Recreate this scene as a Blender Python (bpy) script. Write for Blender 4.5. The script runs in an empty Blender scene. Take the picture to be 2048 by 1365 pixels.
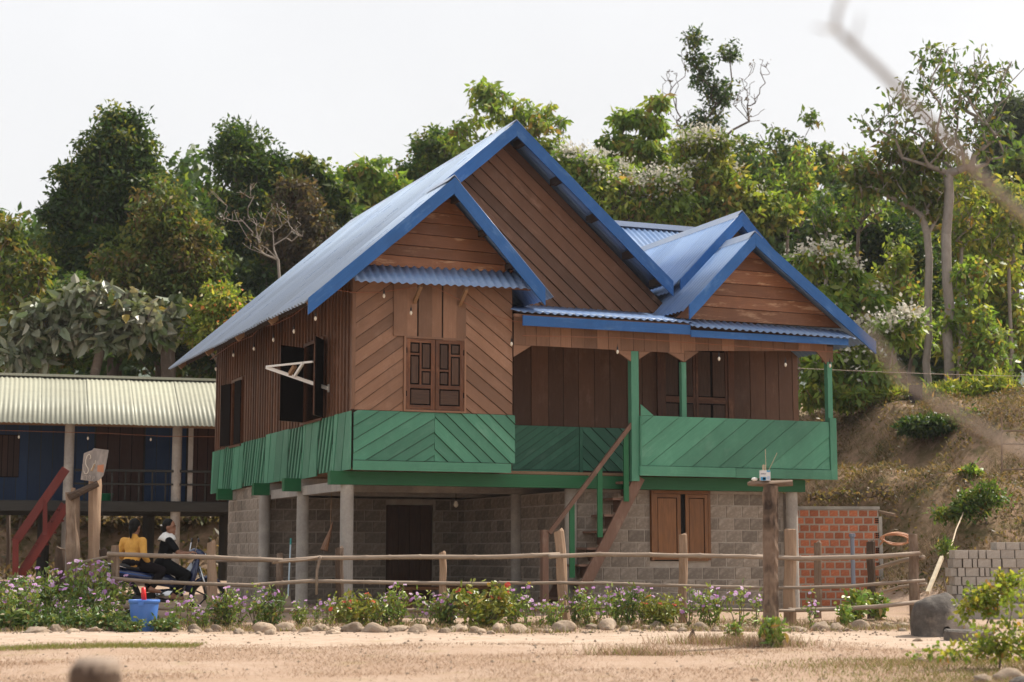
import bpy, math, random
import numpy as np
from mathutils import Vector, Matrix

S = bpy.context.scene
COL = S.collection
random.seed(7)
RNG = np.random.default_rng(11)
R = math.radians

# ------------------------------------------------------------------ camera, sky, sun, exposure
PW, PH, FPX, HZ, CAMH = 2048, 1365, 3400.0, 1110.0, 0.95
PITCH = math.atan((HZ - PH / 2) / FPX)
cam = bpy.data.cameras.new('camera')
cam.sensor_width = 36.0
cam.lens = FPX / PW * 36.0
cam.clip_start = 0.1
cam.clip_end = 3000
cam.dof.use_dof = True
cam.dof.focus_distance = 25.0
cam.dof.aperture_fstop = 2.0
camo = bpy.data.objects.new('camera', cam)
camo.location = (0, 0, CAMH)
camo.rotation_euler = (math.pi / 2 + PITCH, 0, 0)
COL.objects.link(camo)
S.camera = camo

SUN_EL, SUN_AZ = R(50), R(30)          # azimuth measured from +X (right) towards +Y (away)
sdir = Vector((math.cos(SUN_EL) * math.cos(SUN_AZ), math.cos(SUN_EL) * math.sin(SUN_AZ), math.sin(SUN_EL)))
w = bpy.data.worlds.new('World')
S.world = w
w.use_nodes = True
nt = w.node_tree
nt.nodes.clear()
sky = nt.nodes.new('ShaderNodeTexSky')
sky.sky_type = 'NISHITA'
sky.sun_disc = False
sky.sun_elevation = SUN_EL
sky.sun_rotation = math.pi / 2 - SUN_AZ
sky.dust_density = 6.0
sky.air_density = 1.5
b1 = nt.nodes.new('ShaderNodeBackground')
b1.inputs[1].default_value = 0.10
b2 = nt.nodes.new('ShaderNodeBackground')     # even bright haze veil of the overcast sky
b2.inputs[0].default_value = (0.985, 0.985, 1.0, 1)
b2.inputs[1].default_value = 0.70
mx = nt.nodes.new('ShaderNodeMixShader')
mx.inputs[0].default_value = 0.88
wo = nt.nodes.new('ShaderNodeOutputWorld')
wtc = nt.nodes.new('ShaderNodeTexCoord'); wn = nt.nodes.new('ShaderNodeTexNoise'); wr = nt.nodes.new('ShaderNodeMapRange')
wn.inputs['Scale'].default_value = 2.2; wn.inputs['Detail'].default_value = 4
wr.inputs[1].default_value = 0.3; wr.inputs[2].default_value = 0.7; wr.inputs[3].default_value = 0.64; wr.inputs[4].default_value = 0.745
nt.links.new(wtc.outputs['Generated'], wn.inputs['Vector']); nt.links.new(wn.outputs[0], wr.inputs[0]); nt.links.new(wr.outputs[0], b2.inputs[1])   # faint cloud veil
nt.links.new(sky.outputs[0], b1.inputs[0])
nt.links.new(b1.outputs[0], mx.inputs[1])
nt.links.new(b2.outputs[0], mx.inputs[2])
nt.links.new(mx.outputs[0], wo.inputs[0])
sl = bpy.data.lights.new('sun', 'SUN')
sl.energy = 5.0
sl.angle = R(3.0)
sl.color = (1.0, 0.93, 0.82)
so = bpy.data.objects.new('sun', sl)
so.rotation_euler = (-sdir).to_track_quat('-Z', 'Y').to_euler()
COL.objects.link(so)
S.view_settings.view_transform = 'Standard'
S.view_settings.look = 'None'
S.view_settings.exposure = 0.5
S.view_settings.gamma = 1.0
S.cycles.max_bounces = 5
S.cycles.adaptive_threshold = 0.02
S.cycles.transparent_max_bounces = 8

# ------------------------------------------------------------------ pixel -> place helpers
CP, SP = math.cos(PITCH), math.sin(PITCH)
def pray(x, y):
    dx, dz = (x - PW / 2) / FPX, -(y - PH / 2) / FPX
    return np.array([dx, CP - dz * SP, SP + dz * CP])
def at(x, y, Y):
    r = pray(x, y)
    return Vector(np.array([0, 0, CAMH]) + r * (Y / r[1]))
HROT = math.atan2(1424.0, math.hypot(FPX, HZ - PH / 2))
CU, SU = math.cos(HROT), math.sin(HROT)
_r = pray(705, 940)
OX, OY = _r[0] / _r[1] * 25.0, 25.0
def hw(a, b, z=0.0):                 # house coordinates -> world
    return Vector((OX + a * CU - b * SU, OY + a * SU + b * CU, z))
def sm(a, b, x):
    t = np.clip((x - a) / (b - a), 0, 1)
    return t * t * (3 - 2 * t)
def th(x, y):                        # height of the ground
    x = np.asarray(x, float); y = np.asarray(y, float)
    z = 0.06 * sm(21, 25, y) + 0.30 * sm(29, 38, y)
    a = (x - OX) * CU + (y - OY) * SU
    sr, sf = a - 8.9, y - 27.6
    k = 0.6
    s1 = -np.log(np.exp(-np.clip(sr, -40, 40) / k) + np.exp(-np.clip(sf, -40, 40) / k)) * k
    s = np.maximum(s1, y - 41.0)
    wob = 0.5 * np.sin(x * 0.9 + 1.3) + 0.35 * np.sin(y * 1.1 + x * 0.4)
    s = s + 0.35 * wob
    z = z + 2.25 * sm(0, 3.2, s) + 1.55 * sm(3.9, 6.2, s) + 0.10 * np.maximum(s - 6, 0)
    bk = sm(0.3, 2, s)
    z = z + bk * (0.10 * np.sin(2.3 * x + 0.7 * y) + 0.08 * np.sin(3.1 * y - 1.7 * x) + 0.05 * np.sin(6.3 * x + 2) * np.sin(5.7 * y))
    z = z + 0.012 * np.sin(1.7 * x + 0.5 * y) + 0.010 * np.sin(2.9 * y - 0.8 * x)
    z = np.minimum(z, 14 + 0 * z)
    return z
def g(x, y):
    return float(th(x, y))

# ------------------------------------------------------------------ mesh helpers
def tag(o, label=None, cat=None, group=None, kind=None):
    if label: o['label'] = label
    if cat: o['category'] = cat
    if group: o['group'] = group
    if kind: o['kind'] = kind
    return o
def link(o, parent=None):
    COL.objects.link(o)
    if parent is not None: o.parent = parent
    return o
def empty(name, loc=(0, 0, 0), rz=0.0):
    o = bpy.data.objects.new(name, None)
    o.location = loc
    o.rotation_euler = (0, 0, rz)
    o.empty_display_size = 0.2
    return link(o)
def mdata(name, V, F, mat, smooth=False, uv=True, grain=None):
    me = bpy.data.meshes.new(name)
    me.from_pydata([tuple(v) for v in V], [], [tuple(f) for f in F])
    if mat is not None:
        me.materials.append(mat)
    if smooth:
        me.polygons.foreach_set('use_smooth', [True] * len(me.polygons))
    if uv and len(V):
        A = np.array([tuple(v) for v in V], float)
        ext = A.max(0) - A.min(0)
        if grain is None:
            gx = np.zeros(3); gx[int(np.argmax(ext))] = 1
        else:
            gx = np.array(grain, float); gx /= np.linalg.norm(gx)
        t = np.array([0.31, 0.57, 0.76]); t = t - gx * (t @ gx); t /= np.linalg.norm(t)
        uu, vv = A @ gx, A @ t
        l = me.uv_layers.new(name='UVMap')
        idx = np.empty(len(me.loops), int); me.loops.foreach_get('vertex_index', idx)
        l.data.foreach_set('uv', np.stack([uu[idx], vv[idx]], 1).ravel())
    me.update()
    return me
def mk(name, VF, mat, parent=None, smooth=False, grain=None):
    return link(bpy.data.objects.new(name, mdata(name, VF[0], VF[1], mat, smooth, True, grain)), parent)
def inst(name, me, parent=None, loc=(0, 0, 0), rot=(0, 0, 0), sc=(1, 1, 1)):
    o = bpy.data.objects.new(name, me)
    o.location = loc; o.rotation_euler = rot; o.scale = sc
    return link(o, parent)
def join(*P):
    V, F = [], []
    for v, f in P:
        n = len(V); V += list(v); F += [tuple(i + n for i in q) for q in f]
    return V, F
BOXF = [(0, 3, 2, 1), (4, 5, 6, 7), (0, 1, 5, 4), (1, 2, 6, 5), (2, 3, 7, 6), (3, 0, 4, 7)]
def box(x0, x1, y0, y1, z0, z1):
    return ([(x0, y0, z0), (x1, y0, z0), (x1, y1, z0), (x0, y1, z0), (x0, y0, z1), (x1, y0, z1), (x1, y1, z1), (x0, y1, z1)], BOXF)
def cbox(x0, x1, y0, y1, z0, z1, c=0.01):         # box with chamfered upright and level edges (front profile)
    pr = [(x0 + c, z0), (x1 - c, z0), (x1, z0 + c), (x1, z1 - c), (x1 - c, z1), (x0 + c, z1), (x0, z1 - c), (x0, z0 + c)]
    V = [(x0 + c, y0, z0 + c), (x1 - c, y0, z0 + c), (x1 - c, y0, z1 - c), (x0 + c, y0, z1 - c)]
    V += [(p[0], y0 + c, p[1]) for p in pr] + [(p[0], y1, p[1]) for p in pr]
    F = [(0, 1, 2, 3), tuple(range(19, 11, -1))]
    F += [(0, 4, 5, 1), (1, 5, 6), (1, 6, 7, 2), (2, 7, 8), (2, 8, 9, 3), (3, 9, 10), (3, 10, 11, 0), (0, 11, 4)]
    for i in range(8):
        j = (i + 1) % 8
        F.append((4 + i, 12 + i, 12 + j, 4 + j))
    return V, F
def beam(p, q, w, h, up=(0, 0, 1), taper=1.0):
    p, q, up = Vector(p), Vector(q), Vector(up)
    d = (q - p).normalized(); s = d.cross(up).normalized(); n = s.cross(d)
    V = []
    for c, k in ((p, 1.0), (q, taper)):
        for i, j in ((-1, -1), (1, -1), (1, 1), (-1, 1)):
            V.append(c + s * (i * w * k / 2) + n * (j * h * k / 2))
    return V, [(3, 2, 1, 0), (4, 5, 6, 7), (0, 1, 5, 4), (1, 2, 6, 5), (2, 3, 7, 6), (3, 0, 4, 7)]
def tube(pts, rad, n=7, cap=True, jit=0.0, flat=1.0):
    pts = [Vector(p) for p in pts]
    if not hasattr(rad, '__len__'): rad = [rad] * len(pts)
    V, F = [], []
    ref = None
    for i, p in enumerate(pts):
        d = (pts[min(i + 1, len(pts) - 1)] - pts[max(i - 1, 0)])
        d = d.normalized() if d.length > 1e-9 else Vector((0, 0, 1))
        if ref is None:
            ref = Vector((0, 0, 1)) if abs(d.z) < 0.9 else Vector((1, 0, 0))
        s = d.cross(ref)
        if s.length < 1e-6: s = d.cross(Vector((0.3, 1, 0.2)))
        s.normalize(); t = s.cross(d); ref = t
        for k in range(n):
            a = 2 * math.pi * k / n
            rr = rad[i] * (1 + (random.uniform(-jit, jit) if jit else 0))
            V.append(p + s * (math.cos(a) * rr) + t * (math.sin(a) * rr * flat))
    for i in range(len(pts) - 1):
        for k in range(n):
            j = (k + 1) % n
            F.append((i * n + k, i * n + n + k, i * n + n + j, i * n + j))
    if cap:
        F.append(tuple(range(n))); m = (len(pts) - 1) * n
        F.append(tuple(range(m + n - 1, m - 1, -1)))
    return V, F
def lathe(prof, n=16, c=(0, 0, 0), cap=True):       # prof: (r, z)
    V, F = [], []
    for r, z in prof:
        for k in range(n):
            a = 2 * math.pi * k / n
            V.append((c[0] + r * math.cos(a), c[1] + r * math.sin(a), c[2] + z))
    for i in range(len(prof) - 1):
        for k in range(n):
            j = (k + 1) % n
            F.append((i * n + k, i * n + j, i * n + n + j, i * n + n + k))
    if cap:
        F.append(tuple(range(n - 1, -1, -1))); m = (len(prof) - 1) * n
        F.append(tuple(range(m, m + n)))
    return V, F
def ellipsoid(c, r, n=12, m=8):
    V, F = [], []
    for i in range(m + 1):
        p = math.pi * i / m
        for k in range(n):
            a = 2 * math.pi * k / n
            V.append((c[0] + r[0] * math.sin(p) * math.cos(a), c[1] + r[1] * math.sin(p) * math.sin(a), c[2] + r[2] * math.cos(p)))
    for i in range(m):
        for k in range(n):
            j = (k + 1) % n
            F.append((i * n + k, i * n + n + k, i * n + n + j, i * n + j))
    return V, F
def clip(poly, nx, ny, c):                           # keep nx*x + ny*y <= c
    out = []
    for i in range(len(poly)):
        p, q = poly[i], poly[(i + 1) % len(poly)]
        dp, dq = nx * p[0] + ny * p[1] - c, nx * q[0] + ny * q[1] - c
        if dp <= 0: out.append(p)
        if (dp < 0 < dq) or (dq < 0 < dp):
            t = dp / (dp - dq)
            out.append((p[0] + t * (q[0] - p[0]), p[1] + t * (q[1] - p[1])))
    return out
class Plane:                                         # wall plane in a parent's space: s right, t up, n outwards
    def __init__(self, o, s, t, n):
        self.o, self.s, self.t, self.n = Vector(o), Vector(s), Vector(t), Vector(n)
    def p(self, s, t, n=0.0):
        return self.o + self.s * s + self.t * t + self.n * n
def slab(pl, poly, d0, d1, off=None):                # prism from a flat outline; off(s,t) gives extra depth of the face
    n = len(poly)
    V = [pl.p(x, y, d0) for x, y in poly] + [pl.p(x, y, d1 + (off(x, y) if off else 0)) for x, y in poly]
    F = [tuple(range(n - 1, -1, -1)), tuple(range(n, 2 * n))]
    F += [(i, (i + 1) % n, n + (i + 1) % n, n + i) for i in range(n)]
    return V, F
def boards(parent, pl, poly, ang, width, mat, name='board', lap=(0.012, 0.03), gap=0.009, phase=0.0, jit=0.12, cuts=0.0):
    ca, sa = math.cos(ang), math.sin(ang)
    nx, ny = -sa, ca                                 # across direction
    if ny < 0 or (abs(ny) < 1e-6 and nx < 0): nx, ny = -nx, -ny
    cs = [nx * x + ny * y for x, y in poly]
    c = min(cs) - phase * width
    out = []
    gv = pl.s * ca + pl.t * sa
    while c < max(cs):
        wd = width * (1 + random.uniform(-jit, jit))
        q = clip(clip(poly, nx, ny, c + wd - gap / 2), -nx, -ny, -(c + gap / 2))
        if len(q) >= 3:
            ar = abs(sum(q[i][0] * q[(i + 1) % len(q)][1] - q[(i + 1) % len(q)][0] * q[i][1] for i in range(len(q)))) / 2
            if ar > 0.002:
                l0, l1 = lap; c0 = c; tw = random.uniform(-0.002, 0.004)
                off = lambda x, y: l1 + tw + (l0 - l1) * ((nx * x + ny * y - c0) / wd)
                out.append(mk(name, slab(pl, q, 0.0, 0.0, off), mat, parent, grain=gv))
        c += wd
    return out
def corrug(p00, p10, p01, pitch=0.125, amp=0.018, thick=0.004, rows=1, sag=0.0):
    # p00->p10 runs along the eave (waves), p00->p01 up the slope
    p00, p10, p01 = Vector(p00), Vector(p10), Vector(p01)
    e, sl_ = p10 - p00, p01 - p00
    nrm = e.cross(sl_).normalized()
    L = e.length; nw = max(2, int(round(L / pitch))); k = 6; N = nw * k
    V = []
    for lay in (0, 1):
        for r in range(rows + 1):
            f = r / rows
            for i in range(N + 1):
                u_ = i / N
                hgt = amp * math.sin(2 * math.pi * i / k) - sag * math.sin(math.pi * u_) * (1 - f)
                V.append(p00 + e * u_ + sl_ * f + nrm * (hgt - (thick if lay else 0)))
    F = []
    M = (rows + 1) * (N + 1)
    for r in range(rows):
        for i in range(N):
            a = r * (N + 1) + i; b = a + 1; c = b + N + 1; d = a + N + 1
            F.append((a, b, c, d)); F.append((M + a, M + d, M + c, M + b))
    for i in range(N):
        F.append((i, M + i, M + i + 1, i + 1))
        t = rows * (N + 1) + i
        F.append((t, t + 1, M + t + 1, M + t))
    for r in range(rows):
        a = r * (N + 1); b = a + N + 1
        F.append((a, b, M + b, M + a)); F.append((a + N, M + a + N, M + b + N, b + N))
    return V, F
ONES = ['', 'first', 'second', 'third', 'fourth', 'fifth', 'sixth', 'seventh', 'eighth', 'ninth', 'tenth', 'eleventh', 'twelfth', 'thirteenth',
        'fourteenth', 'fifteenth', 'sixteenth', 'seventeenth', 'eighteenth', 'nineteenth']
TENS = {2: ('twentieth', 'twenty'), 3: ('thirtieth', 'thirty'), 4: ('fortieth', 'forty'), 5: ('fiftieth', 'fifty'), 6: ('sixtieth', 'sixty'), 7: ('seventieth', 'seventy'), 8: ('eightieth', 'eighty')}
def ordn(i):
    if i < 20: return ONES[i]
    t, o = divmod(i, 10)
    return TENS[t][0] if o == 0 else TENS[t][1] + '-' + ONES[o]

# ------------------------------------------------------------------ materials
def newmat(name):
    m = bpy.data.materials.new(name)
    m.use_nodes = True
    t = m.node_tree
    return m, t, t.nodes['Principled BSDF']
def N(t, kind, **kw):
    n = t.nodes.new(kind)
    for k, v in kw.items(): setattr(n, k, v)
    return n
def rgb(c): return (c[0], c[1], c[2], 1.0)
def mixc(t, fac, a, b, mode='MIX'):
    n = N(t, 'ShaderNodeMix', data_type='RGBA', blend_type=mode)
    for i, v in ((0, fac), (6, a), (7, b)):
        if hasattr(v, 'is_linked') or hasattr(v, 'links'): t.links.new(v, n.inputs[i])
        else: n.inputs[i].default_value = v if i == 0 else rgb(v)
    return n.outputs[2]
def ramp(t, src, p0, p1, c0=(0, 0, 0), c1=(1, 1, 1)):
    n = N(t, 'ShaderNodeValToRGB')
    n.color_ramp.elements[0].position = p0; n.color_ramp.elements[1].position = p1
    n.color_ramp.elements[0].color = rgb(c0); n.color_ramp.elements[1].color = rgb(c1)
    t.links.new(src, n.inputs[0])
    return n.outputs[0]
def noise(t, vec, scale, detail=4, rough=0.55, sc=(1, 1, 1)):
    if vec is not None and sc != (1, 1, 1):
        mp = N(t, 'ShaderNodeMapping'); mp.inputs['Scale'].default_value = sc
        t.links.new(vec, mp.inputs[0]); vec = mp.outputs[0]
    n = N(t, 'ShaderNodeTexNoise'); n.inputs['Scale'].default_value = scale
    n.inputs['Detail'].default_value = detail; n.inputs['Roughness'].default_value = rough
    if vec is not None: t.links.new(vec, n.inputs['Vector'])
    return n.outputs[0]
def bump(t, bsdf, h, strength=0.3, dist=0.01):
    n = N(t, 'ShaderNodeBump'); n.inputs['Strength'].default_value = strength; n.inputs['Distance'].default_value = dist
    t.links.new(h, n.inputs['Height']); t.links.new(n.outputs[0], bsdf.inputs['Normal'])
def rnd(t, lo, hi):
    oi = N(t, 'ShaderNodeObjectInfo'); mr = N(t, 'ShaderNodeMapRange')
    mr.inputs[3].default_value = lo; mr.inputs[4].default_value = hi
    t.links.new(oi.outputs['Random'], mr.inputs[0])
    cx = N(t, 'ShaderNodeCombineColor')
    for i in range(3): t.links.new(mr.outputs[0], cx.inputs[i])
    return cx.outputs[0]
def wood(name, c1, c2, rough=0.7, var=(0.82, 1.14), worn=None, worn_at=(0.58, 0.72), grain=(1.2, 28, 1), bumpy=0.35, spec=0.3, stain=0.0):
    m, t, b = newmat(name)
    uv = N(t, 'ShaderNodeTexCoord')
    oi = N(t, 'ShaderNodeObjectInfo')
    add = N(t, 'ShaderNodeVectorMath', operation='MULTIPLY_ADD')
    cx = N(t, 'ShaderNodeCombineXYZ')
    for i in range(3): t.links.new(oi.outputs['Random'], cx.inputs[i])
    add.inputs[1].default_value = (37, 19, 11)
    t.links.new(cx.outputs[0], add.inputs[0]); t.links.new(uv.outputs['UV'], add.inputs[2])
    vec = add.outputs[0]
    gr = noise(t, vec, 3.0, 4, 0.65, grain)
    col = mixc(t, ramp(t, gr, 0.3, 0.7), c1, c2)
    big = noise(t, vec, 1.6, 3, 0.6, (0.7, 2.2, 1))
    col = mixc(t, ramp(t, big, 0.35, 0.75, (0, 0, 0), (0.45, 0.45, 0.45)), col, [x * 0.62 for x in c1])
    if worn is not None:
        wn = noise(t, vec, 2.4, 4, 0.7, (0.6, 3, 1))
        col = mixc(t, ramp(t, wn, worn_at[0], worn_at[1]), col, worn)
    if stain:
        sn = noise(t, uv.outputs['Object'], 1.1, 4, 0.7, (1, 1, 0.45))
        col = mixc(t, ramp(t, sn, 0.50, 0.74, (0, 0, 0), (stain, stain, stain)), col, [x * 0.45 for x in c1])
        sn2 = noise(t, uv.outputs['Object'], 2.3, 4, 0.75, (1, 1, 0.6))
        col = mixc(t, ramp(t, sn2, 0.54, 0.78, (0, 0, 0), (stain * 0.8,) * 3), col, [min(1, x * 1.25 + 0.05) for x in c1])
    col = mixc(t, 1.0, col, rnd(t, *var), 'MULTIPLY')
    t.links.new(col, b.inputs['Base Color'])
    b.inputs['Roughness'].default_value = rough
    b.inputs['Specular IOR Level'].default_value = spec
    bump(t, b, gr, bumpy, 0.004)
    return m
def plain(name, c, rough=0.6, metal=0.0, var=None, nscale=None, c2=None, bumpy=0.0, spec=0.4):
    m, t, b = newmat(name)
    col = None
    if nscale:
        tc = N(t, 'ShaderNodeTexCoord')
        n = noise(t, tc.outputs['Object'], nscale, 5, 0.6)
        col = mixc(t, ramp(t, n, 0.3, 0.7), c, c2 if c2 else [x * 0.7 for x in c])
        if bumpy: bump(t, b, n, bumpy, 0.01)
    if var:
        col = mixc(t, 1.0, col if col is not None else c, rnd(t, *var), 'MULTIPLY')
    if col is not None: t.links.new(col, b.inputs['Base Color'])
    else: b.inputs['Base Color'].default_value = rgb(c)
    b.inputs['Roughness'].default_value = rough
    b.inputs['Metallic'].default_value = metal
    b.inputs['Specular IOR Level'].default_value = spec
    return m
def stone(name, c1, c2, c3, scale=6, rough=0.9, var=(0.8, 1.15), bumpy=0.6, dist=0.02):
    m, t, b = newmat(name)
    tc = N(t, 'ShaderNodeTexCoord')
    n1 = noise(t, tc.outputs['Object'], scale, 8, 0.65)
    n2 = noise(t, tc.outputs['Object'], scale * 0.35, 4, 0.6)
    n3 = noise(t, tc.outputs['Object'], scale * 6, 3, 0.6)
    col = mixc(t, ramp(t, n1, 0.35, 0.65), c1, c2)
    col = mixc(t, ramp(t, n2, 0.48, 0.62), col, c3)
    col = mixc(t, ramp(t, n3, 0.3, 0.8, (0.35, 0.35, 0.35), (0, 0, 0)), col, [x * 0.5 for x in c1])
    col = mixc(t, 1.0, col, rnd(t, *var), 'MULTIPLY')
    t.links.new(col, b.inputs['Base Color'])
    b.inputs['Roughness'].default_value = rough
    b.inputs['Specular IOR Level'].default_value = 0.25
    bump(t, b, n1, bumpy, dist)
    return m
def leafmat(name, trans=0.35, rough=0.45, spec=0.35, tint=(1.25, 1.2, 0.55)):
    m, t, b = newmat(name)
    a = N(t, 'ShaderNodeAttribute', attribute_name='Col')
    t.links.new(a.outputs[0], b.inputs['Base Color'])
    b.inputs['Roughness'].default_value = rough
    b.inputs['Specular IOR Level'].default_value = spec
    tr = N(t, 'ShaderNodeBsdfTranslucent')
    col = mixc(t, 1.0, a.outputs[0], tint, 'MULTIPLY')
    t.links.new(col, tr.inputs[0])
    mxs = N(t, 'ShaderNodeMixShader'); mxs.inputs[0].default_value = trans
    t.links.new(b.outputs[0], mxs.inputs[1]); t.links.new(tr.outputs[0], mxs.inputs[2])
    t.links.new(mxs.outputs[0], t.nodes['Material Output'].inputs[0])
    return m
def sheets(p00, p10, p01, pitch, amp, parent, mat, name='roof_sheet', wd=0.95, ragged=0.03, rr=random.Random(4)):
    p00, p10, p01 = Vector(p00), Vector(p10), Vector(p01)
    e, sl_ = p10 - p00, p01 - p00
    n = max(1, round(e.length / wd)); nrm = e.cross(sl_).normalized(); L = sl_.length
    for k in range(n):
        a, b = k / n, (k + 1) / n + (0.35 * pitch / e.length if k < n - 1 else 0)
        r = sl_.normalized() * -rr.uniform(0, ragged)
        h = nrm * (0.005 * (k % 2) + rr.uniform(0, 0.003))
        mk(name, corrug(p00 + e * a + r + h, p00 + e * b + r + h, p00 + e * a + sl_ + h, pitch, amp), mat, parent, True)
def roofmat(name, c1, c2, rough=0.32, spec=0.6, worn=(0.45, 0.44, 0.42), worn_at=(0.66, 0.8)):
    m, t, b = newmat(name)
    tc = N(t, 'ShaderNodeTexCoord')
    n1 = noise(t, tc.outputs['Object'], 1.3, 5, 0.65)
    n2 = noise(t, tc.outputs['Object'], 9, 6, 0.7)
    col = mixc(t, ramp(t, n1, 0.35, 0.65), c1, c2)
    col = mixc(t, ramp(t, n2, worn_at[0], worn_at[1]), col, worn)
    n3 = noise(t, tc.outputs['Object'], 3.0, 4, 0.7, (0.5, 3.0, 0.5))
    col = mixc(t, ramp(t, n3, 0.55, 0.78, (0, 0, 0), (0.55, 0.55, 0.55)), col, [0.55 * x + 0.02 for x in c1])
    col = mixc(t, 1.0, col, rnd(t, 0.86, 1.12), 'MULTIPLY')
    t.links.new(col, b.inputs['Base Color'])
    rr = ramp(t, n1, 0.3, 0.7, (rough - 0.08,) * 3, (rough + 0.14,) * 3)
    t.links.new(rr, b.inputs['Roughness'])
    b.inputs['Specular IOR Level'].default_value = spec
    return m

M = {}
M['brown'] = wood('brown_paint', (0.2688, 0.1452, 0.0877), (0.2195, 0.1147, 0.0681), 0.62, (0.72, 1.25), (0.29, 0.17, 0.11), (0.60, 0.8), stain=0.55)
M['brown2'] = wood('brown_paint_shaded', (0.1672, 0.0820, 0.0466), (0.1254, 0.0585, 0.0327), 0.6, (0.68, 1.28), (0.26, 0.15, 0.10), (0.60, 0.8), stain=0.55)  # darker copy of the brown, shade on overhung and side walls painted in
M['varnish'] = wood('varnished_wood', (0.2805, 0.1168, 0.0514), (0.1870, 0.0729, 0.0328), 0.45, (0.68, 1.22), (0.44, 0.25, 0.14), (0.56, 0.66), stain=0.4)
M['green'] = wood('green_paint', (0.0835, 0.2586, 0.1626), (0.0639, 0.2091, 0.1301), 0.5, (0.78, 1.2), (0.14, 0.30, 0.21), (0.58, 0.8), stain=0.5)
M['green2'] = wood('green_beam_paint', (0.0176, 0.1320, 0.0496), (0.0136, 0.1040, 0.0376), 0.45, (0.92, 1.06))
M['blue'] = wood('blue_paint', (0.0258, 0.1240, 0.3674), (0.0202, 0.0992, 0.2939), 0.45, (0.9, 1.08), (0.12, 0.24, 0.46), (0.56, 0.8), stain=0.45)
M['dark'] = plain('dark_void', (0.012, 0.010, 0.009), 0.9)
M['backing'] = plain('wall_backing', (0.045, 0.026, 0.018), 0.9)
M['backing_green'] = plain('green_wall_backing', (0.012, 0.05, 0.026), 0.9)
M['shutter'] = wood('stained_shutter', (0.1487, 0.0561, 0.0238), (0.0680, 0.0272, 0.0127), 0.45, (0.8, 1.15), (0.24, 0.10, 0.045), (0.55, 0.72))
M['shutter_panel'] = wood('stained_shutter_panel', (0.095, 0.048, 0.028), (0.045, 0.022, 0.013), 0.55, (0.75, 1.2))
M['shutter_dark'] = plain('shutter_groove', (0.008, 0.005, 0.004), 0.9, spec=0.1)
M['cabinet'] = wood('warm_shutter', (0.26, 0.115, 0.045), (0.13, 0.058, 0.024), 0.5, (0.8, 1.15))
M['roof'] = roofmat('blue_roof_sheet', (0.155, 0.25, 0.45), (0.20, 0.29, 0.46), 0.34, 0.6, (0.36, 0.39, 0.44), (0.62, 0.82))
M['roof_sky_sheen'] = roofmat('sky_sheen_roof_sheet', (0.27, 0.35, 0.49), (0.32, 0.395, 0.50), 0.30, 0.7, (0.42, 0.44, 0.47), (0.60, 0.82))  # paler roof blue: grazing sky sheen painted into the left slope colour
M['roofcap'] = roofmat('roof_ridge_cap', (0.42, 0.48, 0.58), (0.36, 0.44, 0.58), 0.4, 0.5)
M['cream'] = roofmat('cream_roof_sheet', (0.3504, 0.3513, 0.2758), (0.3137, 0.3084, 0.2387), 0.5, 0.4, (0.40, 0.36, 0.28), (0.7, 0.85))
M['rawwood'] = wood('raw_timber', (0.33, 0.20, 0.11), (0.24, 0.14, 0.08), 0.8)
M['concrete'] = stone('concrete_post', (0.3680, 0.3404, 0.3082), (0.3036, 0.2760, 0.2484), (0.46, 0.42, 0.37), 5, 0.9, (0.92, 1.06), 0.3, 0.006)
M['block'] = stone('concrete_block', (0.2765, 0.2323, 0.1893), (0.2061, 0.1708, 0.1401), (0.36, 0.31, 0.26), 7, 0.95, (0.72, 1.22), 0.5, 0.01)
M['mortar'] = stone('mortar', (0.43, 0.375, 0.315), (0.34, 0.29, 0.245), (0.46, 0.41, 0.35), 8, 0.95, (1, 1), 0.4, 0.01)
M['brick'] = stone('red_brick', (0.48, 0.155, 0.075), (0.40, 0.12, 0.06), (0.54, 0.21, 0.115), 9, 0.85, (0.68, 1.2), 0.3, 0.006)
M['pale_block'] = stone('pale_block', (0.40, 0.355, 0.31), (0.34, 0.30, 0.26), (0.43, 0.39, 0.34), 9, 0.95, (0.82, 1.12), 0.3, 0.006)
M['post'] = wood('weathered_post', (0.25, 0.175, 0.125), (0.15, 0.10, 0.07), 0.9, (0.75, 1.2), (0.34, 0.26, 0.20), (0.5, 0.7), (1.0, 18, 1), 0.8, 0.15)
M['post_pale'] = wood('pale_post', (0.40, 0.275, 0.19), (0.27, 0.18, 0.12), 0.9, (0.85, 1.15), (0.20, 0.13, 0.09), (0.6, 0.75), (1.0, 18, 1), 0.8, 0.15)
M['post_dark'] = wood('dark_post', (0.12, 0.082, 0.06), (0.06, 0.042, 0.032), 0.9, (0.8, 1.2), (0.24, 0.18, 0.14), (0.55, 0.7), (1.0, 18, 1), 0.8, 0.15)
M['rail'] = wood('bamboo_rail', (0.34, 0.265, 0.205), (0.225, 0.17, 0.13), 0.75, (0.85, 1.15), (0.16, 0.11, 0.08), (0.6, 0.72), (1.2, 10, 1), 0.4, 0.25)
M['bark'] = wood('tree_bark', (0.17, 0.13, 0.105), (0.115, 0.085, 0.068), 0.95, (0.8, 1.15), (0.27, 0.23, 0.20), (0.55, 0.75), (2.0, 9, 1), 0.6, 0.1)
M['bark_pale'] = wood('pale_bark', (0.36, 0.31, 0.265), (0.25, 0.21, 0.175), 0.95, (0.9, 1.1), None, (0, 1), (2.0, 9, 1), 0.5, 0.1)
M['stair'] = wood('stair_brown', (0.205, 0.118, 0.082), (0.15, 0.083, 0.058), 0.7, (0.85, 1.1), (0.30, 0.21, 0.16), (0.55, 0.75), stain=0.4)
M['leaf'] = leafmat('foliage', 0.5)
M['leaf_thick'] = leafmat('thick_foliage', 0.22, 0.4, 0.5)
M['petal'] = leafmat('petals', 0.3, 0.6, 0.2, (1.05, 1.0, 1.05))
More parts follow.
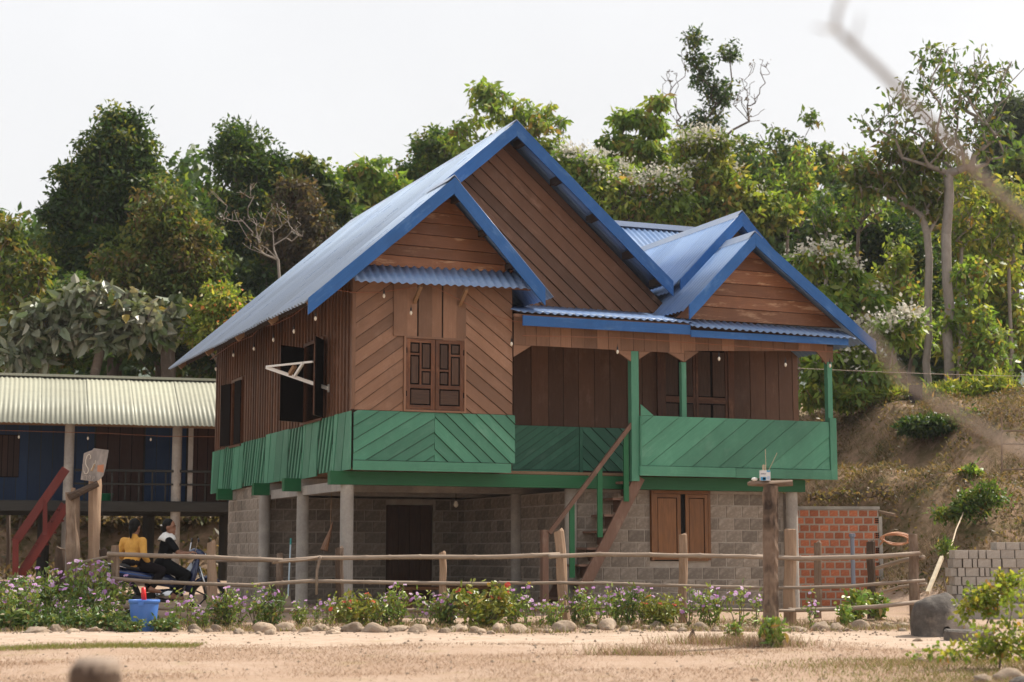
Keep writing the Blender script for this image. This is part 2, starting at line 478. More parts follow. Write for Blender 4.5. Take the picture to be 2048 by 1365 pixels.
M['blade'] = leafmat('grass_blades', 0.25, 0.8, 0.1, (1.0, 0.95, 0.85))
M['stem'] = plain('plant_stem', (0.13, 0.12, 0.06), 0.8)
M['rock'] = stone('river_stone', (0.4320, 0.3300, 0.2400), (0.3000, 0.2220, 0.1620), (0.42, 0.335, 0.255), 7, 0.95, (0.62, 1.15), 0.7, 0.02)
M['boulder'] = stone('dark_boulder', (0.135, 0.118, 0.104), (0.065, 0.056, 0.050), (0.26, 0.215, 0.18), 7, 0.9, (1, 1), 0.9, 0.03)
M['white'] = plain('white_paint', (0.72, 0.70, 0.66), 0.5)
M['bulb'] = plain('bulb_glass', (0.75, 0.68, 0.56), 0.15, spec=0.8)
M['black'] = plain('black_plastic', (0.015, 0.015, 0.017), 0.4)
M['wire'] = plain('red_wire', (0.26, 0.10, 0.055), 0.6)

# ------------------------------------------------------------------ ground
def ground_material():
    m, t, b = newmat('earth')
    tc = N(t, 'ShaderNodeTexCoord'); P = tc.outputs['Object']
    sp = N(t, 'ShaderNodeSeparateXYZ'); t.links.new(P, sp.inputs[0])
    n1 = noise(t, P, 0.55, 6, 0.6); n2 = noise(t, P, 3.5, 8, 0.7); n3 = noise(t, P, 28, 6, 0.7)
    n4 = noise(t, P, 1.6, 6, 0.65)
    col = mixc(t, ramp(t, n1, 0.4, 0.6), (0.385, 0.275, 0.205), (0.435, 0.325, 0.252))
    col = mixc(t, ramp(t, n2, 0.45, 0.7, (0, 0, 0), (0.7, 0.7, 0.7)), col, (0.33, 0.225, 0.15))
    col = mixc(t, ramp(t, n3, 0.40, 0.75, (0, 0, 0), (0.6, 0.6, 0.6)), col, (0.25, 0.165, 0.105))
    # dry and green grass stain in loose patches
    col = mixc(t, ramp(t, n4, 0.58, 0.72, (0, 0, 0), (0.5, 0.5, 0.5)), col, (0.27, 0.235, 0.085))
    # the bank behind: bare brown soil with green-brown cover
    bank = mixc(t, ramp(t, n2, 0.4, 0.62), (0.285, 0.190, 0.125), (0.165, 0.118, 0.066))
    bank = mixc(t, ramp(t, n4, 0.50, 0.66), bank, (0.085, 0.08, 0.028))
    mr = N(t, 'ShaderNodeMapRange'); mr.inputs[1].default_value = 0.35; mr.inputs[2].default_value = 0.9
    t.links.new(sp.outputs[2], mr.inputs[0])
    col = mixc(t, mr.outputs[0], col, bank)
    # pale packed wheel track of the road
    rd = N(t, 'ShaderNodeMapRange', interpolation_type='SMOOTHSTEP'); rd.inputs[1].default_value = 21.6; rd.inputs[2].default_value = 20.6
    t.links.new(sp.outputs[1], rd.inputs[0])
    rd2 = N(t, 'ShaderNodeMapRange', interpolation_type='SMOOTHSTEP'); rd2.inputs[1].default_value = 17.2; rd2.inputs[2].default_value = 18.6
    t.links.new(sp.outputs[1], rd2.inputs[0])
    mu = N(t, 'ShaderNodeMath', operation='MULTIPLY'); t.links.new(rd.outputs[0], mu.inputs[0]); t.links.new(rd2.outputs[0], mu.inputs[1])
    mu2 = N(t, 'ShaderNodeMath', operation='MULTIPLY'); t.links.new(mu.outputs[0], mu2.inputs[0])
    t.links.new(ramp(t, n2, 0.25, 0.6, (1, 1, 1), (0.35, 0.35, 0.35)), mu2.inputs[1])
    col = mixc(t, mu2.outputs[0], col, (0.515, 0.41, 0.325))
    t.links.new(col, b.inputs['Base Color'])
    b.inputs['Roughness'].default_value = 1.0
    b.inputs['Specular IOR Level'].default_value = 0.1
    # faint wheel ruts running along the road
    wv = N(t, 'ShaderNodeTexNoise'); wv.inputs['Scale'].default_value = 1.0; wv.inputs['Detail'].default_value = 4
    mp = N(t, 'ShaderNodeMapping'); mp.inputs['Scale'].default_value = (0.22, 3.2, 1); t.links.new(P, mp.inputs[0]); t.links.new(mp.outputs[0], wv.inputs['Vector'])
    h = mixc(t, 0.5, n2, n3)
    h = mixc(t, 0.45, h, wv.outputs[0])
    bump(t, b, h, 0.9, 0.06)
    return m
def axis(pts):
    out = []
    for (a, b, s) in pts:
        out += list(np.arange(a, b, s))
    return np.array(out + [pts[-1][1]])
gx = axis([(-400, -60, 40), (-60, -16, 2.0), (-16, 16, 0.28), (16, 60, 2.0), (60, 400, 40)])
gy = axis([(-30, 2, 4), (2, 48, 0.28), (48, 90, 2.0), (90, 500, 40)])
GX, GY = np.meshgrid(gx, gy)
GZ = th(GX, GY)
V = np.stack([GX.ravel(), GY.ravel(), GZ.ravel()], 1)
nx_ = len(gx)
F = [(j * nx_ + i, j * nx_ + i + 1, (j + 1) * nx_ + i + 1, (j + 1) * nx_ + i) for j in range(len(gy) - 1) for i in range(nx_ - 1)]
gm = mdata('ground', V, F, ground_material(), True, False)
ground = link(bpy.data.objects.new('ground', gm))
tag(ground, 'dry tan earth yard and road rising to a brown bank behind the houses', 'ground', kind='structure')

# ------------------------------------------------------------------ the wooden house
house = empty('wooden_house', hw(0, 0, 0), HROT)
tag(house, 'brown timber stilt house with blue metal gables and green plank skirting', 'house')
def part(name, VF, mat, grain=None, parent=None, smooth=False):
    return mk(name, VF, mat, parent or house, smooth, grain)
def front(b): return Plane((0, b, 0), (1, 0, 0), (0, 0, 1), (0, -1, 0))
SIDE = Plane((0, 0, 0), (0, -1, 0), (0, 0, 1), (-1, 0, 0))      # s = -b
def rect(s0, s1, t0, t1): return [(s0, t0), (s1, t0), (s1, t1), (s0, t1)]
zt = lambda a: 4.58 + 0.875 * (a + 0.9)

# floor and hidden rear walls
part('floor', join(box(0.02, 8.30, 0.50, 9.12, 2.20, 2.245), box(0.02, 2.48, 0.03, 0.499, 2.20, 2.245), box(4.72, 8.30, 0.03, 0.499, 2.20, 2.245)), M['rawwood'])
part('rear_wall', slab(Plane((0, 9.15, 0), (-1, 0, 0), (0, 0, 1), (0, 1, 0)), [(-8.95, 2.2), (0, 2.2), (0, 5.2), (-2.8, 7.6), (-5.6, 5.2), (-8.95, 5.2)], -0.04, 0), M['brown2'])
rw = part('right_wall', box(8.90, 8.95, 2.10, 9.10, 2.2, 5.1), M['brown2'])
part('bay_return_wall', box(2.49, 2.54, 0.02, 2.08, 2.24, 5.2), M['brown2'])

# --- front bay wall
PF = front(0.0)
fw = part('front_wall', slab(PF, rect(0.0, 2.54, 2.22, 5.24), -0.04, 0.0), M['backing'])
boards(fw, PF, rect(0.012, 0.765, 3.075, 5.22), R(36), 0.178, M['brown'], phase=0.3)
boards(fw, PF, rect(1.765, 2.53, 3.075, 5.22), R(-37), 0.178, M['brown'], phase=0.6)
PB = front(-0.036)
for i in range(6):
    a0 = 0.60 + i * 0.197
    zb = 4.20 - 0.008 * i
    pr = 0.0 if i % 2 == 0 else -0.014
    mk('board', slab(front(-0.03 + (0 if i % 2 == 0 else 0.012)), rect(a0 + 0.003, a0 + (0.215 if i % 2 == 0 else 0.178), zb, 5.2), 0, 0.018), M['brown'], fw)
boards(fw, PF, rect(0.004, 1.268, 2.335, 3.068), R(31), 0.165, M['green'], lap=(0.014, 0.034), phase=0.5)
boards(fw, PF, rect(1.272, 2.575, 2.335, 3.068), R(-42), 0.165, M['green'], lap=(0.014, 0.036), phase=0.2)
mk('skirting_board', slab(front(-0.037), rect(-0.01, 2.50, 2.185, 2.325), 0, 0.022), M['green'], fw)
part('corner_board', beam((-0.012, -0.012, 3.08), (-0.012, -0.012, 5.3), 0.05, 0.05, (0, 1, 0)), M['brown'])

def shutter_leaf(parent, pl, s0, s1, t0, t1, d, flip, mats, simple=False):
    fr, pn, gv = mats
    lf = mk('shutter', slab(pl, rect(s0, s1, t0, t1), d, d + 0.014), gv, parent)
    sw, rh = 0.062, 0.055
    W_, H_ = s1 - s0, t1 - t0
    def bar(nm, q, k=0.020, mt=fr): mk(nm, slab(pl, q, d + 0.0145, d + 0.0145 + k), mt, parent)
    bar('stile', rect(s0, s0 + sw, t0, t1)); bar('stile', rect(s1 - sw, s1, t0, t1))
    i0, i1 = s0 + sw + 0.001, s1 - sw - 0.001
    bar('rail', rect(i0, i1, t0, t0 + rh * 1.2)); bar('rail', rect(i0, i1, t1 - rh, t1))
    if simple:
        gp = 0.014
        bar('panel', rect(i0 + gp, i1 - gp, t0 + rh * 1.2 + gp, t1 - rh - gp), 0.012, pn)
        return lf
    zb = t0 + H_ * 0.30
    bar('rail', rect(i0, i1, zb, zb + rh))
    mid = (i0 + i1) / 2; bw = 0.030
    bar('muntin', rect(mid - bw / 2, mid + bw / 2, zb + rh + 0.001, t1 - rh - 0.001))
    z0, z1 = zb + rh + 0.001, t1 - rh - 0.001
    zL, zR = (z0 + (z1 - z0) * 0.70, z0 + (z1 - z0) * 0.33)
    if flip: zL, zR = zR, zL
    bar('muntin', rect(i0, mid - bw / 2 - 0.001, zL, zL + bw)); bar('muntin', rect(mid + bw / 2 + 0.001, i1, zR, zR + bw))
    gp = 0.022
    def pnl(a0, a1, b0, b1): bar('panel', rect(a0 + gp, a1 - gp, b0 + gp, b1 - gp), 0.011, pn)
    pnl(i0, i1, t0 + rh * 1.2, zb)
    pnl(i0, mid - bw / 2, z0, zL); pnl(i0, mid - bw / 2, zL + bw, z1)
    pnl(mid + bw / 2, i1, z0, zR); pnl(mid + bw / 2, i1, zR + bw, z1)
    return lf
SM = (M['shutter'], M['shutter_panel'], M['shutter_dark'])
win = part('window', slab(PF, rect(0.79, 1.745, 3.09, 4.19), 0.0, 0.006), M['shutter_dark'])
for q in (rect(0.77, 0.80, 3.072, 4.205), rect(1.735, 1.765, 3.072, 4.205), rect(0.801, 1.734, 4.175, 4.205), rect(0.801, 1.734, 3.072, 3.10)):
    mk('frame', slab(PF, q, 0.0, 0.052), M['brown'], win)
shutter_leaf(win, PF, 0.806, 1.262, 3.105, 4.170, 0.008, False, SM)
shutter_leaf(win, PF, 1.272, 1.729, 3.105, 4.170, 0.008, True, SM)
for zz in (3.3, 3.95):
    for aa in (0.806, 1.729):
        mk('hinge', slab(PF, rect(aa - 0.012, aa + 0.012, zz, zz + 0.08), 0.043, 0.05), M['shutter_dark'], win)

# small gable over the bay
sg = part('gable_wall', slab(PF, [(-0.02, 5.245), (2.62, 5.245), (1.38, 6.50)], -0.04, 0.0), M['backing'])
boards(sg, PF, [(-0.02, 5.25), (2.60, 5.25), (1.38, 6.48)], R(-1.2), 0.172, M['varnish'], lap=(0.010, 0.034), gap=0.006)
part('pent_roof', corrug((-0.12, -0.42, 4.925), (2.80, -0.42, 4.985), (-0.12, -0.02, 5.245), 0.128, 0.016), M['roof'], smooth=True)
for aa in (0.93, 1.66):
    part('bracket', beam((aa, -0.035, 4.72), (aa, -0.33, 4.93), 0.05, 0.05), M['rawwood'])
part('pent_batten', box(-0.06, 2.72, -0.30, -0.27, 4.97, 5.0), M['brown2'])

# main gable wall, behind the bay
PM = front(0.95)
mg = part('gable_wall', slab(PM, [(1.2, 4.80), (6.0, 4.80), (2.8, 7.66), (1.2, 6.26)], -0.04, 0.0), M['backing'])
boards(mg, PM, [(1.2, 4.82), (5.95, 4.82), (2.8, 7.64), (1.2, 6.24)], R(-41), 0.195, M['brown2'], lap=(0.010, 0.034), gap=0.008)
for aa, zz in ((4.2, 5.62), (5.0, 5.35)):
    pass

# roofs
sheets((-0.9, 9.35, 4.58), (-0.9, 0.46, 4.58), (2.8, 9.35, 7.8175), 0.158, 0.022, house, M['roof_sky_sheen'])
sheets((-0.9, 0.50, 4.578), (-0.9, -0.52, 4.57), (1.38, 0.50, 6.573), 0.158, 0.022, house, M['roof_sky_sheen'])
sheets((5.60, 0.46, 5.39), (5.60, 9.35, 5.39), (2.8, 0.46, 7.818), 0.125, 0.014, house, M['roof'])
sheets((2.99, -0.52, 4.87), (2.99, 0.94, 4.87), (1.38, -0.52, 6.60), 0.125, 0.014, house, M['roof'])
def cap(name, a, z, b0, b1, sl0, sl1, w=0.16, mat='roofcap'):
    V = []
    for b in (b0, b1):
        V += [(a - w, b, z - w * sl0 + 0.022), (a, b, z + 0.030), (a + w, b, z - w * sl1 + 0.022), (a + w, b, z - w * sl1 + 0.016), (a, b, z + 0.022), (a - w, b, z - w * sl0 + 0.016)]
    F = [(0, 1, 7, 6), (1, 2, 8, 7), (2, 3, 9, 8), (3, 4, 10, 9), (4, 5, 11, 10), (5, 0, 6, 11), (5, 4, 3, 2, 1, 0), (6, 7, 8, 9, 10, 11)]
    return part(name, (V, F), M[mat])
cap('ridge_cap', 2.8, 7.818, 0.44, 9.38, 0.875, 0.87)
cap('ridge_cap', 1.38, 6.59, -0.54, 0.45, 0.875, 1.08, 0.10)
def rake(a0, z0, a1, z1, b, h=0.185, name='fascia_board', th=0.03, mat='blue'):
    sl = (z1 - z0) / (a1 - a0); hv = h * math.sqrt(1 + sl * sl)
    if a0 > a1: a0, z0, a1, z1 = a1, z1, a0, z0
    K = 9; rj = random.Random(int(a0 * 1000 + b * 77))
    lo = [(a0 + (a1 - a0) * k / K, z0 + (z1 - z0) * k / K - hv + (rj.uniform(-.008, .008) if 0 < k < K else 0)) for k in range(K + 1)]
    hi = [(a0 + (a1 - a0) * k / K, z0 + (z1 - z0) * k / K + (rj.uniform(-.005, .004) if 0 < k < K else 0)) for k in range(K + 1)]
    q = lo + hi[::-1]
    return part(name, slab(front(b), q, -th / 2, th / 2), M[mat], grain=(a1 - a0, 0, z1 - z0))
rake(-0.86, zt(-0.86), 1.379, zt(1.379), -0.535)
rake(2.86, 4.985, 1.381, 6.582, -0.535)
rake(1.36, zt(1.36), 2.799, zt(2.799), 0.44)
rake(5.58, 5.40, 2.801, 7.818, 0.44)
part('eave_board', beam((-0.70, 9.3, 4.64), (-0.70, -0.45, 4.63), 0.03, 0.07), M['backing'])
for bb in (-0.45, 1.7, 3.9, 6.2, 8.6):
    part('rafter', beam((-0.84, bb, 4.535), (1.3, bb, 6.41), 0.09, 0.05, (0, 1, 0)), M['rawwood'])
for aa in (3.0, 3.65, 4.3, 4.95, 5.45):
    zz = 7.818 - 0.87 * (aa - 2.8) - 0.085
    part('purlin', box(aa - 0.05, aa + 0.05, 0.47, 0.95, zz - 0.06, zz + 0.05), M['backing'])
for aa in (1.55, 2.0, 2.45):
    zz = 6.60 - 1.08 * (aa - 1.38) - 0.085
    part('purlin', box(aa - 0.04, aa + 0.04, -0.50, 0.0, zz - 0.05, zz + 0.04), M['backing'])

# porch: small roof, gable, second gable, rear wing
part('porch_roof', corrug((2.50, -0.36, 4.63), (5.56, -0.36, 4.615), (2.50, 0.94, 4.94), 0.128, 0.016), M['roof'], smooth=True)
part('fascia_board', box(2.58, 5.47, -0.335, -0.305, 4.42, 4.575), M['blue'])
part('porch_batten', box(2.45, 5.5, -0.30, -0.25, 4.555, 4.60), M['brown2'])
part('pent_roof', corrug((5.46, -0.42, 4.545), (8.52, -0.42, 4.50), (5.46, -0.02, 4.72), 0.128, 0.016), M['roof'], smooth=True)
part('fascia_board', box(5.475, 8.42, -0.35, -0.32, 4.385, 4.495), M['blue'])
pg = part('gable_wall', slab(PF, [(5.36, 4.72), (8.52, 4.72), (6.67, 6.03)], -0.04, 0.0), M['backing'])
boards(pg, PF, [(5.38, 4.725), (8.48, 4.725), (6.67, 6.01)], R(-0.5), 0.215, M['varnish'], lap=(0.010, 0.032), gap=0.006)
sheets((5.36, 2.3, 4.82), (5.36, -0.34, 4.82), (6.67, 2.3, 6.15), 0.125, 0.014, house, M['roof'])
sheets((8.95, -0.34, 4.475), (8.95, 2.3, 4.475), (6.67, -0.34, 6.15), 0.125, 0.014, house, M['roof'])
cap('ridge_cap', 6.67, 6.155, -0.36, 0.64, 1.0, 0.735, 0.14)
rake(5.44, 4.90, 6.669, 6.15, -0.355, 0.17)
rake(8.95, 4.475, 6.671, 6.15, -0.355, 0.17)
sheets((5.58, 6.0, 5.25), (5.58, 0.62, 5.25), (7.0, 6.0, 6.70), 0.125, 0.014, house, M['roof'])
sheets((8.62, 0.62, 5.07), (8.62, 6.0, 5.07), (7.0, 0.62, 6.70), 0.125, 0.014, house, M['roof'])
cap('ridge_cap', 7.0, 6.705, 0.60, 6.0, 1.0, 1.0, 0.14)
rake(5.80, 5.475, 6.999, 6.70, 0.60, 0.17)
rake(8.40, 5.27, 7.001, 6.70, 0.60, 0.17)
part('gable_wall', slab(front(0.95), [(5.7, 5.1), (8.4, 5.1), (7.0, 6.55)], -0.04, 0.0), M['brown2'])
part('rear_wing_roof', corrug((5.2, 3.4, 5.75), (9.4, 3.4, 5.75), (5.2, 6.0, 7.49), 0.125, 0.016), M['roof'], smooth=True)
part('rear_wing_roof', corrug((9.4, 9.2, 5.4), (5.2, 9.2, 5.4), (9.4, 6.0, 7.49), 0.125, 0.016), M['roof'], smooth=True)
part('ridge_cap', join(box(5.2, 9.4, 5.84, 6.0, 7.43, 7.53), box(5.2, 9.4, 6.001, 6.16, 7.43, 7.525)), M['roofcap'])
# blocking that closes the roof voids over the porch room
part('upper_wall', box(2.56, 8.9, 2.12, 2.16, 4.85, 5.2), M['brown2'])

# valance with bevelled brackets
va = part('valance', slab(PF, rect(2.56, 8.36, 4.36, 4.62), -0.045, -0.012), M['backing'])
boards(va, PF, rect(2.56, 5.53, 4.16, 4.62), R(90), 0.205, M['brown'], lap=(0.006, 0.006), gap=0.007)
boards(va, PF, [(5.53, 4.20), (8.22, 4.32), (8.22, 4.50), (5.53, 4.50)], R(90), 0.24, M['brown'], lap=(0.006, 0.006), gap=0.007)
for tri in ([(2.56, 3.97), (2.86, 4.155), (2.56, 4.155)], [(4.30, 4.155), (4.575, 3.99), (4.575, 4.155)], [(4.72, 4.03), (4.92, 4.155), (4.72, 4.155)],
            [(5.25, 4.155), (5.53, 4.02), (5.53, 4.155)], [(5.535, 4.02), (5.80, 4.20), (5.535, 4.195)], [(8.02, 4.31), (8.21, 4.10), (8.21, 4.318)]):
    mk('bracket', slab(PF, tri, -0.03, 0.004), M['brown'], va)
part('post', box(4.58, 4.71, 0.0, 0.12, 2.10, 4.155), M['green'])
part('post', box(5.49, 5.575, 0.02, 0.10, 3.10, 4.02), M['green'])
part('post', box(8.225, 8.315, 0.0, 0.10, 3.15, 4.14), M['green'])
part('post', box(8.18, 8.34, 0.0, 0.10, 4.14, 4.40), M['brown'])

# porch railing
rl = part('railing', slab(PF, rect(4.712, 8.23, 2.20, 3.12), -0.05, 0.0), M['backing_green'])
boards(rl, PF, rect(4.735, 8.215, 2.345, 3.135), R(36.8), 0.262, M['green'], lap=(0.012, 0.030), phase=0.4)
mk('gusset', slab(PF, [(4.735, 3.14), (4.96, 3.14), (4.735, 3.31)], 0.0, 0.02), M['green'], rl)
mk('bottom_board', slab(PF, rect(4.70, 6.42, 2.185, 2.338), 0.001, 0.045), M['green'], rl)
mk('bottom_board', slab(PF, rect(6.425, 8.22, 2.18, 2.335), 0.001, 0.045), M['green'], rl)
mk('end_board', slab(PF, rect(8.222, 8.345, 2.18, 3.20), 0.001, 0.047), M['green'], rl)
mk('edge_strip', slab(PF, rect(4.712, 4.733, 2.34, 3.13), 0.001, 0.04), M['green'], rl)
sr_ = part('side_railing', box(8.29, 8.33, 0.10, 2.08, 2.2, 3.12), M['green'])
mk('cap_rail', box(8.25, 8.37, 0.10, 2.08, 3.122, 3.16), M['backing'], sr_)

# back wall of the porch
PR = front(2.08)
bw = part('porch_wall', slab(PR, rect(2.55, 8.95, 2.20, 4.95), -0.04, 0.0), M['backing'])
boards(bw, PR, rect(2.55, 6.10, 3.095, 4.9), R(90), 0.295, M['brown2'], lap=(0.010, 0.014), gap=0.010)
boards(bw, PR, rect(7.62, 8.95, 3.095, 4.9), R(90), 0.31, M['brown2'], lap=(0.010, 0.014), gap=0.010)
boards(bw, PR, rect(2.55, 4.62, 2.36, 3.09), R(34), 0.10, M['green'], lap=(0.010, 0.018), gap=0.006)
boards(bw, PR, rect(4.69, 6.10, 2.36, 3.09), R(-42), 0.17, M['green'], lap=(0.010, 0.026), gap=0.008)
mk('trim', slab(PR, rect(4.625, 4.685, 2.25, 3.09), 0, 0.03), M['green'], bw)
mk('skirting_board', slab(PR, rect(2.55, 4.60, 2.215, 2.352), 0, 0.03), M['green'], bw)
dr = part('door', slab(PR, rect(6.10, 7.62, 2.24, 4.75), 0.0, 0.008), M['shutter_dark'])
for q in (rect(6.10, 6.22, 2.24, 4.75), rect(7.50, 7.62, 2.24, 4.75), rect(6.221, 7.499, 4.55, 4.75)):
    mk('frame', slab(PR, q, 0, 0.05), M['shutter'], dr)
for k in range(2):
    s0 = 6.225 + k * 0.64
    for j in range(2):
        mk('panel', slab(PR, rect(s0 + 0.05 + j * 0.29, s0 + 0.29 + j * 0.29, 2.35, 3.55), 0.0085, 0.02), M['shutter_panel'], dr)
        mk('panel', slab(PR, rect(s0 + 0.05 + j * 0.29, s0 + 0.29 + j * 0.29, 3.70, 4.48), 0.0085, 0.02), M['shutter_panel'], dr)
    mk('stile', slab(PR, rect(s0, s0 + 0.045, 2.26, 4.54), 0.0085, 0.03), M['shutter'], dr)
    mk('stile', slab(PR, rect(s0 + 0.585, s0 + 0.63, 2.26, 4.54), 0.0085, 0.03), M['shutter'], dr)
    mk('rail', slab(PR, rect(s0 + 0.046, s0 + 0.584, 3.57, 3.68), 0.0085, 0.03), M['shutter'], dr)

# --- left side wall
W1 = (1.50, 2.62)      # near window, b range
W2 = (6.80, 7.62)
sw_ = part('side_wall', join(slab(SIDE, rect(-W1[0], 0.0, 2.25, 5.28), -0.04, 0), slab(SIDE, rect(-W2[0], -W1[1], 2.25, 5.28), -0.04, 0), slab(SIDE, rect(-9.15, -W2[1], 2.25, 5.28), -0.04, 0),
          slab(SIDE, rect(-W1[1] + 0.001, -W1[0] - 0.001, 2.25, 3.06), -0.04, 0), slab(SIDE, rect(-W1[1] + 0.001, -W1[0] - 0.001, 4.34, 5.28), -0.04, 0),
          slab(SIDE, rect(-W2[1] + 0.001, -W2[0] - 0.001, 2.25, 2.98), -0.04, 0), slab(SIDE, rect(-W2[1] + 0.001, -W2[0] - 0.001, 4.22, 5.28), -0.04, 0)), M['brown2'], grain=(0, 0, 1))
bb = 0.07
while bb < 9.1:
    wv = random.uniform(0.052, 0.075)
    segs = [(3.0, 5.25)]
    if W1[0] - 0.06 < bb < W1[1] + 0.06: segs = [(3.0, 3.055), (4.36, 5.25)]
    if W2[0] - 0.06 < bb < W2[1] + 0.06: segs = [(4.24, 5.25)]
    for z0, z1 in segs:
        mk('batten', slab(SIDE, rect(-bb - wv / 2, -bb + wv / 2, z0, z1), 0.0, 0.028), M['brown2'], sw_)
    bb += random.uniform(0.165, 0.20)
edges = [9.15, 8.16, 7.41, 6.62, 4.99, 3.47, 2.57, 1.73, 0.85, -0.02]
SD = Plane((-0.03, 0, 0), (0, -1, 0), (0, 0, 1), (-1, 0, 0))
for i in range(9):
    b0, b1_ = edges[i], edges[i + 1]
    jz = random.uniform(-0.015, 0.015)
    z0, z1 = 2.20 - 0.004 * b0 + jz, 3.07 - 0.012 * b0 + jz
    if i % 2 == 0:
        sh = 0.05
        q = [(-b0 - sh, z0 - 0.02), (-b1_ - sh + 0.02, z0 - 0.01), (-b1_ + sh, z1), (-b0 + sh, z1)]
        if i == 8: q = [(-b0 - sh, z0), (0.02, z0), (0.02, z1), (-b0 + sh, z1)]
        boards(sw_, SD, q, R(76), 0.42, M['green'], name='panel_board', lap=(0.016, 0.022), gap=0.005)
    else:
        mk('stripe_backing', slab(SD, rect(-b0 + 0.05, -b1_ - 0.05, z0, z1 - 0.01), -0.02, -0.006), M['backing_green'], sw_)
        boards(sw_, SD, rect(-b0 + 0.05, -b1_ - 0.05, z0, z1 - 0.01), R(70), 0.175, M['green'], name='slat', lap=(0.018, 0.020), gap=0.085, jit=0.05)
def side_window(b0, b1_, z0, z1, swing0, swing1, lw):
    wn_ = part('window', join(slab(SIDE, rect(-b1_, -b1_ + 0.05, z0, z1), 0.0, 0.04), slab(SIDE, rect(-b0 - 0.05, -b0, z0, z1), 0.0, 0.04),
               slab(SIDE, rect(-b1_ + 0.051, -b0 - 0.051, z1 - 0.05, z1), 0, 0.04), slab(SIDE, rect(-b1_ - 0.03, -b0 + 0.03, z0 - 0.04, z0 - 0.001), 0, 0.07)), M['shutter'])
    for hb, sgn, an in ((b1_, 1, swing0), (b0, -1, swing1)):
        # leaf hinged at the jamb, swung out by angle an from the wall plane across the opening
        ca, sa = math.cos(an), math.sin(an)
        s_ = Vector((-sa, -ca * sgn, 0)); n_ = Vector((-ca * sgn, sa, 0)) if sgn > 0 else Vector((-ca, -sa, 0))
        pl = Plane((-0.045, hb, 0), s_, (0, 0, 1), s_.cross(Vector((0, 0, 1))))
        shutter_leaf(wn_, pl, 0.0, lw, z0 + 0.01, z1 - 0.06, -0.02, sgn > 0, SM)
    return wn_
side_window(W1[0], W1[1], 3.06, 4.34, R(62), R(150), 0.50)
side_window(W2[0], W2[1], 2.98, 4.22, R(166), R(3), 0.40)

# --- beams, pillars, ground floor blockwork
part('beam', box(-0.24, 7.95, 0.32, 0.47, 1.985, 2.185), M['green2'])
for bb_ in (2.78, 4.78, 7.52):
    o = part('beam', box(-0.02, 8.0, bb_ - 0.07, bb_ + 0.07, 1.97, 2.17), M['concrete'])
    mk('painted_end', box(-0.30, -0.021, bb_ - 0.075, bb_ + 0.075, 1.965, 2.172), M['green2'], o)
part('edge_beam', box(0.0, 0.14, 0.50, 2.70, 1.90, 2.05), M['concrete'])
part('edge_beam', box(0.0, 0.14, 2.86, 4.70, 1.90, 2.05), M['concrete'])
for k in range(9):
    part('joist', box(0.12 + k * 0.98, 0.19 + k * 0.98, 0.50, 8.9, 2.187, 2.198), M['rawwood'])
def pillar(a, b, z1, r=0.10, mat='concrete'):
    return part('pillar', lathe([(r * 1.0, -0.2), (r * 1.0, 0.6), (r * 0.985, z1)], 18, (a, b, 0)), M[mat], smooth=False)
for a_, b_, z_ in ((0.05, 0.42, 1.983), (0.05, 2.84, 1.968), (0.05, 5.30, 2.17), (3.80, 0.62, 1.983), (7.78, 0.48, 1.983), (3.8, 2.84, 1.968)):
    pillar(a_, b_, z_)
BLK = mdata('block', *cbox(-0.5, 0.5, -0.05, 0.05, 0, 1, 0.012), M['block'])
def blockwall(name, pl, s0, s1, t0, t1, holes=(), bl=0.30, bh=0.20, ang=0.0, proud=0.006):
    # mortar core with single blocks standing slightly proud of the joints
    cuts = sorted(set([s0, s1] + [h for H in holes for h in (H[0], H[1])]))
    VFs = []
    for c0, c1 in zip(cuts[:-1], cuts[1:]):
        hs = [H for H in holes if H[0] < (c0 + c1) / 2 < H[1]]
        spans = [(t0, t1)] if not hs else [(t0, hs[0][2]), (hs[0][3], t1)]
        for z0, z1 in spans:
            if z1 - z0 > 0.01: VFs.append(slab(pl, rect(c0, c1, z0, z1), -0.12, 0.0))
    wl = mk(name, join(*VFs), M['mortar'], house)
    row = 0; z = t0
    rot = math.atan2(pl.s.y, pl.s.x)
    while z < t1 - 0.04:
        zz1 = min(z + bh, t1)
        x = s0 - (bl / 2 if row % 2 else 0)
        while x < s1:
            segs = [(max(x, s0), min(x + bl, s1))]
            for H in holes:
                if z + 0.02 < H[3] and zz1 - 0.02 > H[2]:
                    ns = []
                    for p0, p1 in segs:
                        if p1 <= H[0] or p0 >= H[1]: ns.append((p0, p1))
                        else:
                            if p0 < H[0]: ns.append((p0, H[0]))
                            if p1 > H[1]: ns.append((H[1], p1))
                    segs = ns
            for p0, p1 in segs:
                if p1 - p0 < 0.06: continue
                j = 0.009
                c = pl.p((p0 + p1) / 2, z + j, -0.05 + 0.05 - 0.044 + random.uniform(0, proud))
                inst('block', BLK, wl, c, (0, 0, rot + random.uniform(-0.006, 0.006)), (p1 - p0 - 2 * j, 1.0, zz1 - z - 2 * j))
            x += bl
        z += bh; row += 1
    return wl
blockwall('block_wall', front(0.62), 3.90, 7.70, -0.05, 1.985, [(5.20, 6.28, 0.85, 1.985)])
blockwall('block_wall', Plane((0.05, 0, 0), (0, -1, 0), (0, 0, 1), (-1, 0, 0)), -8.05, -5.40, -0.05, 2.17)
blockwall('block_wall', front(5.50), 0.14, 5.2, -0.05, 1.96, [(2.35, 3.25, -0.05, 1.85), (4.25, 4.95, -0.05, 1.9)])
blockwall('block_wall', Plane((3.85, 0, 0), (0, -1, 0), (0, 0, 1), (-1, 0, 0)), -5.48, -0.75, -0.05, 1.96)
part('rear_block_wall', box(0.1, 7.7, 8.0, 8.12, -0.05, 2.15), M['block'])
part('end_block_wall', box(7.70, 7.82, 0.66, 8.0, -0.05, 1.96), M['block'])
